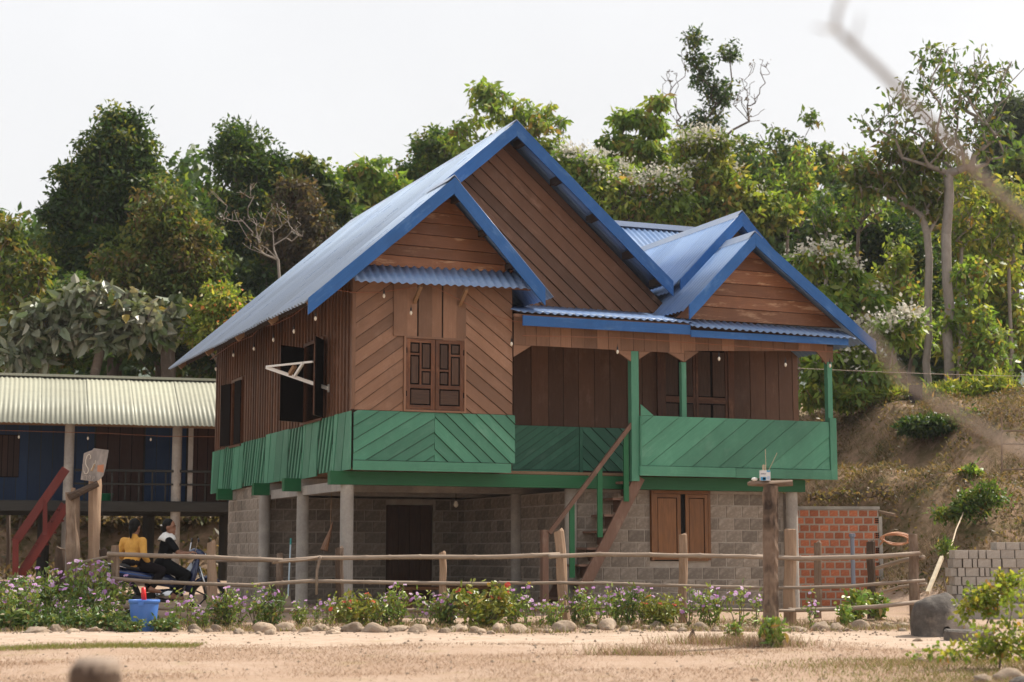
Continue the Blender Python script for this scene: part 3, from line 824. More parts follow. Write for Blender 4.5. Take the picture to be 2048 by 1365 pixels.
for a0, a1, z1 in ((2.36, 3.24, 1.84), (4.26, 4.94, 1.89)):
    d_ = part('door', slab(front(5.52), rect(a0, a1, 0.0, z1), -0.03, 0.0), M['shutter_panel'])
    for k in range(4):
        s0 = a0 + 0.02 + k * (a1 - a0 - 0.04) / 4
        mk('board', slab(front(5.52), rect(s0 + 0.004, s0 + (a1 - a0 - 0.04) / 4 - 0.004, 0.02, z1 - 0.02), 0.0, 0.015), M['shutter_panel'], d_)
# shuttered window of the block room
PW3 = front(0.60)
w3 = part('window', slab(PW3, rect(5.22, 6.26, 0.88, 1.965), -0.06, -0.03), M['dark'])
for q in (rect(5.20, 5.245, 0.86, 1.985), rect(6.235, 6.28, 0.86, 1.985), rect(5.246, 6.234, 1.93, 1.985)):
    mk('frame', slab(PW3, q, -0.03, 0.05), M['cabinet'], w3)
CMat = (M['cabinet'], M['cabinet'], M['shutter_dark'])
shutter_leaf(w3, PW3, 5.25, 5.735, 0.87, 1.925, 0.0, False, CMat, True)
shutter_leaf(w3, PW3, 5.82, 6.232, 0.85, 1.925, 0.012, True, CMat, True)

# ------------------------------------------------------------------ staircase
st = empty('wooden_staircase', hw(3.1, 0.1, 0.0), HROT)
tag(st, 'steep brown plank staircase with green balusters climbing to the porch', 'staircase')
def spart(name, VF, mat): return mk(name, VF, M[mat], st)
# local: x along the front, y into the house
s0_, s1_ = Vector((0.42, 0.0, 0.0)), Vector((1.66, 0.0, 2.17))
spart('stringer', beam(s0_, s1_, 0.045, 0.18, (0, 0, 1)), 'stair')
spart('stringer', beam(s0_ + Vector((0, 0.95, 0)), s1_ + Vector((0, 0.95, 0)), 0.045, 0.18), 'stair')
for k in range(8):
    f = (k + 0.9) / 8.4
    c = s0_.lerp(s1_, f)
    spart('tread', box(c.x - 0.24, c.x + 0.03, 0.026, 0.924, c.z + 0.02, c.z + 0.055), 'stair')
    if k % 2 == 0 or True:
        spart('riser', box(c.x + 0.005, c.x + 0.022, 0.03, 0.92, c.z - 0.16, c.z + 0.019), 'stair')
spart('newel_post', box(-0.035, 0.065, -0.05, 0.05, 0.0, 1.33), 'stair')
spart('handrail', beam((0.07, -0.06, 1.28), (1.50, -0.06, 3.0), 0.05, 0.065), 'stair')
for xb, zb, zt_ in ((0.42, 0.60, 1.74), (0.90, 1.22, 2.30), (1.36, 1.78, 2.86)):
    spart('baluster', box(xb, xb + 0.085, -0.055, -0.027, zb, zt_), 'green2')

# ------------------------------------------------------------------ string lights on the eaves
def hpt(x, y, b=None, a=None):                        # pixel -> house-space point on plane a or b
    r = pray(x, y); c = np.array([0, 0, CAMH])
    uu, vv = np.array([CU, SU]), np.array([-SU, CU]); O = np.array([OX, OY])
    if b is not None: t = (O @ vv + b) / (r[:2] @ vv)
    else: t = (O @ uu + a) / (r[:2] @ uu)
    P = c + t * r; q = P[:2] - O
    return Vector((q @ uu, q @ vv, P[2]))
BULB = mdata('bulb', *lathe([(0.004, 0.0), (0.018, 0.012), (0.028, 0.035), (0.030, 0.055), (0.022, 0.08), (0.014, 0.095)], 10, (0, 0, -0.095)), M['bulb'], True)
SOCK = mdata('socket', *lathe([(0.015, -0.005), (0.018, 0.0), (0.018, 0.06), (0.006, 0.075), (0.004, 0.13)], 8), M['black'], True)
def light_string(name, label, root_loc, rz, cable, bulbs, r=0.006):
    t = empty(name, root_loc, rz)
    tag(t, label, 'string lights')
    mk('cable', tube(cable, r, 5), M['wire'], t)
    for p in bulbs:
        o = inst('bulb', BULB, t, p, sc=(0.72, 0.72, 0.72))
        inst('socket', SOCK, o)
    return t
H0 = hw(0, 0, 0)
fr = [hpt(655, 578, b=-0.10), hpt(705, 585, b=-0.10), hpt(760, 585, b=-0.10), hpt(815, 577, b=-0.12), hpt(850, 566, b=-0.20), hpt(900, 590, b=-0.15), hpt(960, 622, b=-0.12), hpt(1022, 642, b=-0.1), hpt(1045, 645, b=-0.2)]
light_string('string_lights', 'red-brown cable with hanging bulbs strung across the front bay wall', H0, HROT, fr,
             [hpt(x, y, b=-0.14) for x, y in ((768, 588), (822, 622), (1023, 684))])
pr = [hpt(1045, 672, b=-0.22), hpt(1235, 676, b=-0.22), hpt(1438, 690, b=-0.22), hpt(1570, 700, b=-0.22), hpt(1680, 705, b=-0.22)]
light_string('string_lights', 'cable with hanging bulbs under the porch eave', H0, HROT, pr,
             [hpt(x, y, b=-0.22) for x, y in ((1235, 700), (1438, 714), (1571, 726), (1660, 728))])
sd = [(612, 612), (585, 632), (548, 650), (520, 655), (505, 672), (466, 688), (430, 712), (420, 720)]
light_string('string_lights', 'row of small bulbs hanging under the long left eave', H0, HROT, [hpt(x, y, a=-0.62) for x, y in sd],
             [hpt(x, y, a=-0.62) for x, y in ((631, 633), (588, 659), (547, 676), (508, 694), (467, 707), (432, 735))])

# ------------------------------------------------------------------ small things on the house
an = empty('wall_bracket', H0, HROT)
tag(an, 'white metal bracket arms sticking out beside the open side window', 'bracket')
A_, B_, C_, D_ = hpt(655, 777, a=-0.03), hpt(533, 735, a=-0.62), hpt(625, 724, a=-0.35), hpt(590, 752, a=-0.40)
mk('arm', beam(A_, B_, 0.03, 0.055), M['white'], an)
mk('arm', beam(B_ + Vector((0, 0, 0.01)), C_, 0.03, 0.03), M['white'], an)
mk('strut', beam(D_, hpt(606, 727, a=-0.42), 0.03, 0.05), M['white'], an)
mk('mount_plate', beam(A_ + Vector((0.02, 0.04, 0)), A_ + Vector((0.02, -0.06, 0)), 0.03, 0.12), M['white'], an)
mk('box', beam(hpt(580, 748, a=-0.42), hpt(590, 732, a=-0.42), 0.05, 0.07), M['rawwood'], an)

pb = empty('hanging_lamp', H0, HROT)
tag(pb, 'single grey lamp bulb hanging under the house floor', 'lamp')
pp = hpt(912, 1006, b=3.0)
mk('cord', tube([pp + Vector((0, 0, 0.03)), pp + Vector((0, 0, 0.30))], 0.006, 5), M['black'], pb)
mk('bulb', lathe([(0.01, -0.08), (0.035, -0.06), (0.042, -0.03), (0.03, 0.0), (0.02, 0.03)], 10, pp), M['bulb'], pb, True)

br = empty('straw_broom', H0, HROT)
tag(br, 'straw hand broom hanging by a string between two pillars', 'broom')
q = hpt(661, 1060, b=1.8)
mk('string', tube([q + Vector((0, 0, 0.05)), q + Vector((0.01, 0, 0.90))], 0.004, 4), M['rawwood'], br)
mk('straw_head', tube([q + Vector((0.03, 0, 0.12)), q + Vector((0, 0, 0.0)), q + Vector((-0.05, 0, -0.16)), q + Vector((-0.10, 0, -0.32))], [0.012, 0.03, 0.075, 0.10], 9, jit=0.18, flat=0.5), M['cabinet'], br)

mp = empty('mop', H0, HROT)
tag(mp, 'mop with pale pole and teal grip leaning behind the fence', 'mop')
p0, p1 = hpt(576, 1195, b=1.3), hpt(581, 1090, b=1.5)
mk('pole', tube([p0, p1], 0.012, 7), plain('pale_pole', (0.42, 0.52, 0.58), 0.4), mp)
mk('grip', tube([p1, p1 + (p1 - p0).normalized() * 0.10], 0.016, 7), plain('teal_grip', (0.03, 0.22, 0.20), 0.5), mp)
mk('mop_head', tube([p0 + Vector((0, 0, 0.02)), p0 + Vector((-0.01, 0, -0.12))], [0.03, 0.08], 9, jit=0.2), M['rail'], mp)

bn = empty('low_bench', H0, HROT)
tag(bn, 'low reddish plank bench in the dark under the house', 'bench')
q = hpt(860, 1157, b=2.6)
mk('seat', box(q.x - 0.5, q.x + 1.1, 2.45, 2.85, 0.38, 0.43), M['cabinet'], bn)
for dx in (-0.4, 0.95):
    mk('leg', box(q.x + dx, q.x + dx + 0.06, 2.50, 2.80, 0.03, 0.379), M['cabinet'], bn)

# ------------------------------------------------------------------ long stilt house on the left
LHo = at(200, 845, 36.2)
lh = empty('long_stilt_house', (LHo.x, LHo.y, g(LHo.x, LHo.y)), R(16))
tag(lh, 'long dark blue stilt house with a cream corrugated roof', 'house')
LZ = g(LHo.x, LHo.y)
def lpart(name, VF, mat, parent=None, smooth=False, grain=None): return mk(name, VF, M[mat] if isinstance(mat, str) else mat, parent or lh, smooth, grain)
M['navy'] = wood('dark_blue_boards', (0.013, 0.044, 0.120), (0.009, 0.032, 0.092), 0.55, (0.75, 1.2))
M['maroon'] = wood('maroon_boards', (0.060, 0.024, 0.016), (0.040, 0.016, 0.011), 0.6, (0.8, 1.2))
M['slate'] = wood('dark_timber', (0.05, 0.048, 0.042), (0.03, 0.03, 0.028), 0.8)
z_ = lambda z: z - LZ
sheets((-7.0, -0.60, z_(3.67)), (3.6, -0.60, z_(3.67)), (-7.0, 1.85, z_(4.90)), 0.095, 0.010, lh, M['cream'])
sheets((3.6, 3.7, z_(4.0)), (-7.0, 3.7, z_(4.0)), (3.6, 1.85, z_(4.90)), 0.095, 0.010, lh, M['cream'])
lpart('ridge_cap', join(box(-7.0, 3.6, 1.72, 1.85, z_(4.88), z_(4.935)), box(-7.0, 3.6, 1.851, 1.98, z_(4.88), z_(4.93))), 'cream')
lpart('eave_beam', box(-6.9, 3.5, -0.16, -0.06, z_(3.66), z_(3.78)), 'rawwood')
lw = lpart('front_wall', box(-6.8, 3.5, 1.42, 1.47, z_(2.05), z_(4.35)), 'slate')
PL = Plane((0, 1.42, 0), (1, 0, 0), (0, 0, 1), (0, -1, 0))
for s0, s1, mt in ((-6.8, -0.05, 'navy'), (1.05, 1.95, 'navy'), (2.9, 3.5, 'navy')):
    boards(lw, PL, rect(s0, s1, z_(2.08), z_(4.2)), R(90), 0.26, M[mt], lap=(0.012, 0.016), gap=0.012)
for s0, s1, zb0_, nm_ in ((-2.12, -1.63, 2.62, 'window'), (-0.02, 1.02, 2.08, 'door'), (1.98, 2.88, 2.08, 'door')):
    d_ = lpart(nm_, slab(PL, rect(s0, s1, z_(zb0_), z_(3.95 if nm_ == 'door' else 3.55)), 0.0, 0.020), 'shutter_dark')
    n_ = 4
    for k in range(n_):
        w_ = (s1 - s0) / n_
        mk('board', slab(PL, rect(s0 + k * w_ + 0.008, s0 + (k + 1) * w_ - 0.008, z_(zb0_ + 0.02), z_(3.93 if nm_ == 'door' else 3.53)), 0.0205, 0.034), M['maroon'], d_)
lpart('floor', box(-6.8, 3.5, -0.25, 3.6, z_(2.03), z_(2.08)), 'slate')
lpart('floor_beam', box(-6.9, 3.55, -0.28, -0.16, z_(1.86), z_(2.06)), 'slate')
lpart('floor_beam', box(-6.9, 3.55, 1.35, 1.50, z_(1.80), z_(2.029)), 'slate')
lpart('rear_wall', box(-6.8, 3.5, 3.5, 3.55, z_(2.08), z_(4.0)), 'slate')
for xx in (-5.4, -3.0, -0.62, 1.62, 3.3):
    cp = lpart('post', lathe([(0.105, z_(0.0) - 0.6), (0.105, z_(1.85)), (0.10, z_(3.78))], 16, (xx, -0.12, 0)), 'concrete')
    if xx == 1.62:
        mk('blue_band', lathe([(0.11, z_(1.90)), (0.11, z_(2.04))], 16, (xx, -0.12, 0)), plain('blue_band', (0.03, 0.14, 0.24), 0.5), cp)
    lpart('inner_post', lathe([(0.13, z_(0.0) - 0.8), (0.13, z_(1.8))], 14, (xx - 0.45, 1.42, 0)), 'slate')
lpart('slim_post', box(1.86, 1.96, -0.16, -0.07, z_(2.08), z_(3.66)), 'concrete')
rlg = lpart('railing', join(box(-0.5, 3.5, -0.20, -0.15, z_(2.70), z_(2.75)), box(-0.5, 3.5, -0.20, -0.15, z_(2.42), z_(2.46))), 'slate')
for k in range(14):
    xx = -0.3 + k * 0.28
    mk('baluster', box(xx, xx + 0.035, -0.149, -0.12, z_(2.09), z_(2.70)), M['slate'], rlg)
lb = [Vector((-7, -0.3, z_(3.5))), Vector((-2.0, -0.3, z_(3.52))), Vector((0.2, -0.3, z_(3.50))), Vector((1.3, -0.3, z_(3.46))), Vector((3.3, -0.3, z_(3.48)))]
light_string('string_lights', 'sparse bulbs hanging along the long blue house veranda', lh.location, R(16), lb,
             [Vector((x, -0.3, z_(3.42))) for x in (-3.6, -1.65, -0.25, 1.05, 2.45)])
rs = empty('red_staircase', (at(75, 1130, 34.6).x, 34.6, g(at(75, 1130, 34.6).x, 34.6)), R(16))
tag(rs, 'dark red wooden steps with a sloping handrail at the blue house', 'staircase')
M['red'] = wood('red_paint', (0.17, 0.026, 0.020), (0.12, 0.019, 0.014), 0.55, (0.9, 1.1))
def rp(x, y, dy=0.0):
    p = at(x, y, 34.6 + dy) - rs.location
    return Matrix.Rotation(-R(16), 3, 'Z') @ p
mk('handrail', beam(rp(30, 1085), rp(132, 938), 0.05, 0.17), M['red'], rs)
mk('newel_post', beam(rp(31, 1150), rp(31, 1078), 0.12, 0.12, (0, 1, 0)), M['red'], rs)
mk('baluster', beam(rp(90, 1070), rp(90, 1000), 0.09, 0.06, (0, 1, 0)), M['red'], rs)
mk('stringer', beam(rp(45, 1150, 0.3), rp(138, 1008, 0.3), 0.045, 0.13), M['red'], rs)
mk('stringer', beam(rp(38, 1150, 1.0), rp(128, 1008, 1.0), 0.045, 0.13), M['red'], rs)
for k in range(6):
    f = (k + 0.5) / 6
    p = rp(45, 1150, 0.3).lerp(rp(138, 1008, 0.3), f)
    mk('tread', box(p.x - 0.13, p.x + 0.13, p.y + 0.026, p.y + 0.70, p.z, p.z + 0.035), M['red'], rs)
tb = Matrix.Rotation(0, 3, 'Z') @ Vector((0.18, 0.3, z_(2.081)))
tubo = inst('plastic_tub', mdata('plastic_tub', *lathe([(0.10, 0.0), (0.13, 0.02), (0.155, 0.16), (0.165, 0.17), (0.15, 0.165), (0.12, 0.03), (0.02, 0.025)], 20, cap=True), plain('green_plastic', (0.02, 0.20, 0.085), 0.35), True), None, lh.location + Matrix.Rotation(R(16), 3, 'Z') @ tb)
tag(tubo, 'green plastic tub on the blue house veranda', 'tub')

# ------------------------------------------------------------------ rustic fence
fc = empty('rustic_fence', (0, 23.0, 0))
tag(fc, 'low fence of crooked posts and thin bamboo rails before the house', 'fence')
FO = Vector((0, 23.0, 0))
def fpost(x, y0, y1, wpx, mat, d=23.15, lean=0.0, sides=9):
    p1, p0 = at(x, y0, d), at(x + lean, y1, d)
    p0.z = g(p0.x, p0.y) - 0.15
    r = wpx / 2 * d / FPX
    n_ = 6
    pts, rr = [], []
    for k in range(n_):
        f = k / (n_ - 1)
        p = p0.lerp(p1, f) - FO
        p.x += random.uniform(-0.010, 0.010) * (0 < k < n_ - 1)
        pts.append(p); rr.append(r * (1.06 - 0.1 * f + random.uniform(-0.05, 0.05)))
    pts.append(pts[-1] + Vector((random.uniform(-0.01, 0.01), 0, 0.012))); rr.append(r * 0.82)
    return mk('post', tube(pts, rr, sides, jit=0.10), M[mat], fc)
for a_ in ((230, 1093, 1240, 17, 'post'), (423, 1086, 1235, 19, 'post_pale', 24.6), (679, 1097, 1240, 17, 'post_dark'), (885, 1106, 1240, 15, 'post_pale'),
           (1118, 1063, 1245, 21, 'post_pale', 23.25, 14), (1366, 1070, 1240, 17, 'post_pale'), (1580, 1060, 1240, 24, 'post_pale'), (1636, 1086, 1225, 15, 'post', 24.4),
           (1742, 1084, 1228, 17, 'post_dark', 24.0), (1826, 1070, 1240, 20, 'post', 23.2, 6), (120, 1098, 1235, 20, 'post_dark', 24.2), (205, 1100, 1235, 18, 'post_dark', 24.4), (560, 1108, 1230, 14, 'post', 26.5)):
    fpost(*a_)
def frail(pix, d=22.98, r=0.030, mat='rail', r2=None):
    pts, rr = [], []
    P = [at(x, y, d if not isinstance(d, tuple) else d[0] + (d[1] - d[0]) * i / (len(pix) - 1)) - FO for i, (x, y) in enumerate(pix)]
    for i in range(len(P) - 1):
        L = (P[i + 1] - P[i]).length; n_ = max(1, int(L / 0.28))
        for k in range(n_):
            p = P[i].lerp(P[i + 1], k / n_); f = len(pts)
            q = Vector((p.x, p.y + random.uniform(-0.006, 0.006), p.z + random.uniform(-0.005, 0.005)))
            rad = r * random.uniform(0.93, 1.03)
            if random.random() < 0.6:
                dv = (P[i + 1] - P[i]).normalized()
                pts += [q - dv * 0.025, q, q + dv * 0.025]; rr += [rad, rad * 1.22, rad]
            else:
                pts.append(q); rr.append(rad)
    pts.append(P[-1]); rr.append((r2 or r) * 0.9)
    return mk('rail', tube(pts, rr, 8), M[mat], fc, True)
frail([(218, 1109), (330, 1112), (430, 1116), (565, 1121)], r=0.031)
frail([(548, 1124), (640, 1116), (780, 1115), (900, 1115), (1000, 1115), (1065, 1112), (1120, 1109)], d=23.0, r=0.030)
frail([(1100, 1113), (1200, 1109), (1300, 1110), (1400, 1112), (1528, 1115)], d=22.96, r=0.030)
frail([(1515, 1114), (1600, 1117), (1700, 1115), (1770, 1112), (1840, 1107)], d=23.0, r=0.032)
frail([(218, 1156), (300, 1164), (430, 1169), (520, 1171)], r=0.026)
frail([(505, 1171), (625, 1162), (740, 1165), (900, 1167), (1010, 1168)], d=23.0, r=0.026)
frail([(1000, 1166), (1120, 1166), (1250, 1168), (1350, 1172), (1520, 1176)], d=22.96, r=0.022)
frail([(1500, 1176), (1600, 1176), (1700, 1173), (1850, 1161)], d=23.0, r=0.024)
frail([(212, 1213), (330, 1218), (430, 1220), (560, 1220)], r=0.028)
frail([(545, 1221), (700, 1219), (900, 1222), (1050, 1220), (1130, 1216)], d=23.0, r=0.024)
frail([(1110, 1214), (1250, 1218), (1400, 1220), (1590, 1222)], d=22.96, r=0.022)
frail([(1580, 1221), (1680, 1219), (1760, 1213), (1842, 1204)], d=23.0, r=0.030)
frail([(1846, 1115), (1800, 1122), (1748, 1138)], d=(23.1, 25.0), r=0.028)
frail([(1852, 1168), (1800, 1174), (1745, 1190)], d=(23.1, 25.0), r=0.022)
frail([(160, 1126), (195, 1119), (228, 1112)], d=(23.6, 23.1), r=0.024)
frail([(430, 1123), (500, 1122), (570, 1123)], d=26.6, r=0.018)
frail([(430, 1171), (500, 1171), (575, 1170)], d=26.6, r=0.018)
frail([(640, 1116), (634, 1140), (633, 1190)], d=22.9, r=0.018)
frail([(560, 1124), (610, 1120), (640, 1114)], d=22.93, r=0.010)

# ------------------------------------------------------------------ sign on two rough posts
sp_ = empty('rough_gate_posts', (at(165, 1200, 23.6).x, 23.6, 0))
tag(sp_, 'two thick split timber posts joined by a short crosspiece', 'posts')
SO = sp_.location
def rough(name, x0, y0, x1, y1, wpx, d, mat, parent, org):
    p0, p1 = at(x0, y0, d), at(x1, y1, d); p0.z = g(p0.x, p0.y) - 0.2
    r = wpx / 2 * d / FPX; pts, rr = [], []
    for k in range(9):
        f = k / 8
        pts.append(p0.lerp(p1, f) - org + Vector((random.uniform(-.008, .008), 0, 0))); rr.append(r * random.uniform(0.93, 1.05))
    return mk(name, tube(pts, rr, 10, jit=0.13), M[mat], parent)
rough('post', 148, 1215, 146, 985, 27, 23.6, 'post', sp_, SO)
rough('post', 186, 1215, 190, 930, 24, 23.75, 'post_pale', sp_, SO)
mk('crosspiece', tube([at(138, 995, 23.45) - SO, at(165, 982, 23.55) - SO, at(196, 968, 23.62) - SO], [0.055, 0.05, 0.045], 9, jit=0.1), M['post_dark'], sp_)
mk('peg', tube([at(146, 990, 23.6) - SO, at(147, 976, 23.6) - SO], [0.04, 0.03], 8, jit=0.1), M['post_pale'], sp_)
sg_ = empty('wooden_sign', at(190, 962, 23.6))
tag(sg_, 'weathered grey board with a faded painted scrawl nailed to the taller post', 'sign')
M['signwood'] = wood('grey_sign_wood', (0.30, 0.265, 0.245), (0.20, 0.175, 0.16), 0.9, (1, 1), (0.38, 0.335, 0.30), (0.5, 0.65), (1, 14, 1), 0.5, 0.15)
def sg(x, y, dy=0.0): return at(140 + x / 9.75, 880 + y / 9.75, 23.60 + dy) - sg_.location
out = [(205, 780), (235, 590), (255, 380), (270, 262), (340, 235), (430, 205), (465, 165), (755, 200), (735, 330), (690, 560), (655, 690), (590, 770), (500, 820)]
Vb = [sg(x, y) for x, y in out] + [sg(x, y, 0.035) for x, y in out]
n_ = len(out)
Fb = [tuple(range(n_)), tuple(range(2 * n_ - 1, n_ - 1, -1))] + [(i, n_ + i, n_ + (i + 1) % n_, (i + 1) % n_) for i in range(n_)]
mk('board', (Vb, Fb), M['signwood'], sg_, grain=(0.15, 0, 1))
M['chalk'] = plain('faded_white_paint', (0.56, 0.50, 0.42), 0.9)
M['faint'] = plain('faint_grey_paint', (0.42, 0.37, 0.33), 0.9)
M['ochre'] = plain('ochre_paint', (0.44, 0.26, 0.10), 0.9)
M['orange'] = plain('faded_orange_paint', (0.42, 0.19, 0.11), 0.9)
def stroke(pts, wd, mat, nm='lettering'):
    P = [sg(x, y, -0.003) for x, y in pts]
    mk(nm, tube(P, wd, 6, flat=1.0), M[mat], sg_)
stroke([(385, 375), (405, 350), (400, 305), (375, 285), (345, 300), (325, 340), (308, 400), (305, 470), (325, 515), (350, 550), (358, 600), (345, 645), (315, 665), (285, 655), (268, 610)], 0.006, 'chalk')
stroke([(268, 610), (258, 540), (248, 480)], 0.004, 'faint')
stroke([(405, 610), (420, 570), (410, 555)], 0.005, 'ochre')
stroke([(415, 600), (440, 520), (460, 470), (490, 465), (495, 400)], 0.005, 'chalk')
stroke([(430, 610), (460, 540), (485, 480)], 0.005, 'ochre')
stroke([(480, 500), (515, 470), (505, 540)], 0.004, 'faint')
stroke([(260, 705), (235, 725), (250, 745), (230, 770)], 0.004, 'faint')
stroke([(285, 700), (345, 705)], 0.004, 'faint'); stroke([(330, 705), (325, 780)], 0.004, 'faint')
stroke([(375, 700), (405, 705), (402, 750), (370, 755), (368, 715), (375, 700)], 0.004, 'faint')
stroke([(440, 790), (450, 705), (480, 715), (470, 750), (445, 748)], 0.004, 'faint')
Vp = [sg(x, y, -0.003) for x, y in ((535, 500), (660, 480), (655, 640), (530, 620))]
mk('paint_patch', (Vp, [(0, 3, 2, 1)]), M['orange'], sg_)

# ------------------------------------------------------------------ spirit post with offerings
spo = empty('offering_post', (at(1540, 1290, 18.0).x, 18.0, 0))
tag(spo, 'tall weathered timber post with a rough plank top beside the road', 'post')
PO = spo.location
p0, p1 = at(1542, 1290, 18.0), at(1540, 972, 18.0); p0.z = g(p0.x, 18.0) - 0.2
pts = [p0.lerp(p1, k / 10) - PO + Vector((random.uniform(-.006, .006), 0, 0)) for k in range(11)]
pts = [pts[0].lerp(pts[-1], k / 24) + Vector((random.uniform(-.003, .003), 0, 0)) for k in range(25)]
Vx, Fx = tube(pts, [0.082 * random.uniform(0.97, 1.03) for _ in pts], 9, jit=0.09)
mk('post', (Vx, Fx), wood('mottled_post', (0.27, 0.195, 0.145), (0.14, 0.095, 0.07), 0.95, (1, 1), (0.045, 0.033, 0.027), (0.44, 0.56), (2.5, 11, 1), 1.0, 0.1), spo)
top = at(1540, 968, 18.0) - PO
mk('plank_top', tube([top + Vector((-0.235, 0, 0.0)), top + Vector((-0.2, 0, 0.004)), top + Vector((-0.1, 0, 0)), top + Vector((0.05, 0, 0.0)), top + Vector((0.235, 0, 0.008))], [0.03, 0.05, 0.05, 0.055, 0.05], 10, jit=0.14, flat=0.62), M['post'], spo)
zt_ = at(1540, 963, 18.0).z
bx = empty('carton', (at(1530, 960, 17.97).x, 17.97, zt_))
tag(bx, 'small white and blue carton holding joss sticks on the offering post', 'carton')
mk('carton_body', box(-0.053, 0.053, -0.035, 0.035, 0.004, 0.112), plain('white_card', (0.62, 0.62, 0.62), 0.5), bx)
cb = plain('blue_print', (0.05, 0.28, 0.50), 0.5)
def pr_(x0, x1, z0, z1, mt): mk('print', ([(x0, -0.0365, z0), (x1, -0.0365, z0), (x1, -0.0365, z1), (x0, -0.0365, z1)], [(0, 1, 2, 3)]), mt, bx)
pr_(-0.050, 0.008, 0.006, 0.042, cb); pr_(-0.028, 0.0, 0.012, 0.036, plain('deep_blue_print', (0.01, 0.20, 0.46), 0.5))
pr_(0.014, 0.050, 0.094, 0.111, cb); pr_(-0.050, 0.005, 0.071, 0.079, plain('grey_print', (0.10, 0.11, 0.15), 0.5)); pr_(0.018, 0.045, 0.012, 0.050, plain('pale_blue_print', (0.38, 0.48, 0.62), 0.5))
js = plain('joss_stick', (0.42, 0.34, 0.24), 0.8)
for q0, q1, r_ in (((0.012, 0, 0.10), (0.010, 0, 0.335), 0.0035), ((0.035, 0, 0.10), (0.135, 0.01, 0.30), 0.003), ((-0.015, 0, 0.1), (-0.012, 0, 0.175), 0.008), ((0.005, 0.01, 0.1), (0.004, 0, 0.17), 0.006), ((-0.02, 0, 0.1), (-0.024, 0, 0.165), 0.005)):
    mk('joss_stick', tube([q0, q1], r_, 5), js, bx)
sh = inst('white_shell', mdata('white_shell', *ellipsoid((0, 0, 0.018), (0.034, 0.028, 0.02), 10, 6), M['white'], True), None, (at(1509, 962, 17.97).x, 17.97, zt_ + 0.002))
tag(sh, 'small white pebble-like cup at the end of the plank top', 'cup')

# ------------------------------------------------------------------ brick wall, pipe, hose
bwx = at(1590, 1100, 29.6)
brw = empty('brick_wall', (bwx.x, 29.6, 0), R(6))
tag(brw, 'unplastered red hollow brick wall beside the block room', 'wall')
BL, BH = 0.175, 0.128
BR = mdata('brick', *cbox(-0.5, 0.5, -0.05, 0.05, 0, 1, 0.02), M['brick'])
zb0 = g(bwx.x + 0.8, 29.6) - 0.15
nr = int(round((at(1600, 1012, 29.6).z - zb0) / BH))
LW = (1762 - 1590) / FPX * 29.6
mk('mortar_core', box(0, LW, -0.005, 0.12, zb0, zb0 + nr * BH), M['mortar'], brw)
mk('mortar_cap', box(-0.05, LW + 0.02, -0.03, 0.14, zb0 + nr * BH + 0.001, zb0 + nr * BH + 0.055), M['concrete'], brw)
mk('end_strip', box(LW + 0.001, LW + 0.06, -0.02, 0.12, zb0, zb0 + nr * BH - 0.12), M['concrete'], brw)
for r_ in range(nr):
    x = -BL / 2 if r_ % 2 else 0.0
    while x < LW - 0.02:
        x0, x1 = max(0.0, x), min(LW, x + BL)
        if x1 - x0 > 0.05:
            inst('brick', BR, brw, ((x0 + x1) / 2, 0.04 + random.uniform(-0.006, 0.004), zb0 + r_ * BH + 0.008), (0, 0, random.uniform(-.01, .01)), (x1 - x0 - 0.024, 1, BH - 0.024))
        x += BL
    if r_ % 2 == 0:
        for hx in (0.012, 0.045):
            for hz in (0.02, 0.055, 0.088):
                mk('brick_hole', box(LW - 0.075 + hx, LW - 0.052 + hx, -0.024, -0.0175, zb0 + r_ * BH + hz, zb0 + r_ * BH + hz + 0.022), M['shutter_dark'], brw)
pip = inst('standpipe', mdata('standpipe', *join(tube([(0, 0, -0.2), (0, 0, at(1705, 1068, 28.6).z)], 0.035, 10), lathe([(0.038, -0.06), (0.055, -0.05), (0.055, 0.0), (0.038, 0.005)], 10, (0, 0, at(1705, 1068, 28.6).z))), plain('grey_blue_pipe', (0.17, 0.19, 0.24), 0.45)), None, (at(1705, 1100, 28.6).x, 28.6, 0))
tag(pip, 'upright grey plastic pipe standing before the red brick wall', 'pipe')
hs = []
hc = at(1792, 1078, 28.4)
for k in range(64):
    an_ = k / 64 * 2 * math.pi * 2.6
    rr = 0.20 + 0.03 * math.sin(k * 0.7)
    hs.append(hc + Vector((rr * math.cos(an_) + 0.04 * math.sin(k * 0.3), 0.06 * math.sin(an_ * 1.3), 0.085 * math.sin(an_) + 0.02 * math.sin(k * 0.21))))
hs.append(hc + Vector((-0.25, 0.1, -0.10)))
ho = inst('hose_coil', mdata('hose_coil', *tube([p - hc for p in hs], 0.014, 6), plain('orange_hose', (0.46, 0.22, 0.12), 0.5), True), None, hc)
tag(ho, 'loose coil of pale orange hose by the end of the brick wall', 'hose')
stp = empty('wooden_prop', at(1780, 1030, 29.0))
tag(stp, 'short grey stick laid over the end of the brick wall', 'stick')
mk('stick', tube([at(1758, 1024, 29.2) - stp.location, at(1790, 1031, 28.8) - stp.location], 0.028, 7, jit=0.1), M['post'], stp)
sk = empty('pale_pole', at(1868, 1150, 25.8))
tag(sk, 'pale split pole leaning on the bank with a cord running up from it', 'pole')
SK = sk.location
mk('pole', beam(at(1855, 1186, 25.6) - SK, at(1884, 1115, 26.4) - SK, 0.05, 0.05), plain('pale_cut_wood', (0.60, 0.50, 0.36), 0.8, nscale=8), sk)
cpts = [(1884, 1114, 26.5), (1898, 1105, 27.0), (1905, 1085, 27.8), (1912, 1060, 28.6), (1925, 1030, 29.3), (1932, 1000, 30.0), (1941, 975, 30.8), (1944, 963, 31.2)]
mk('cord', tube([at(*c) - SK for c in cpts], 0.011, 5), plain('pale_cord', (0.52, 0.42, 0.30), 0.9), sk)

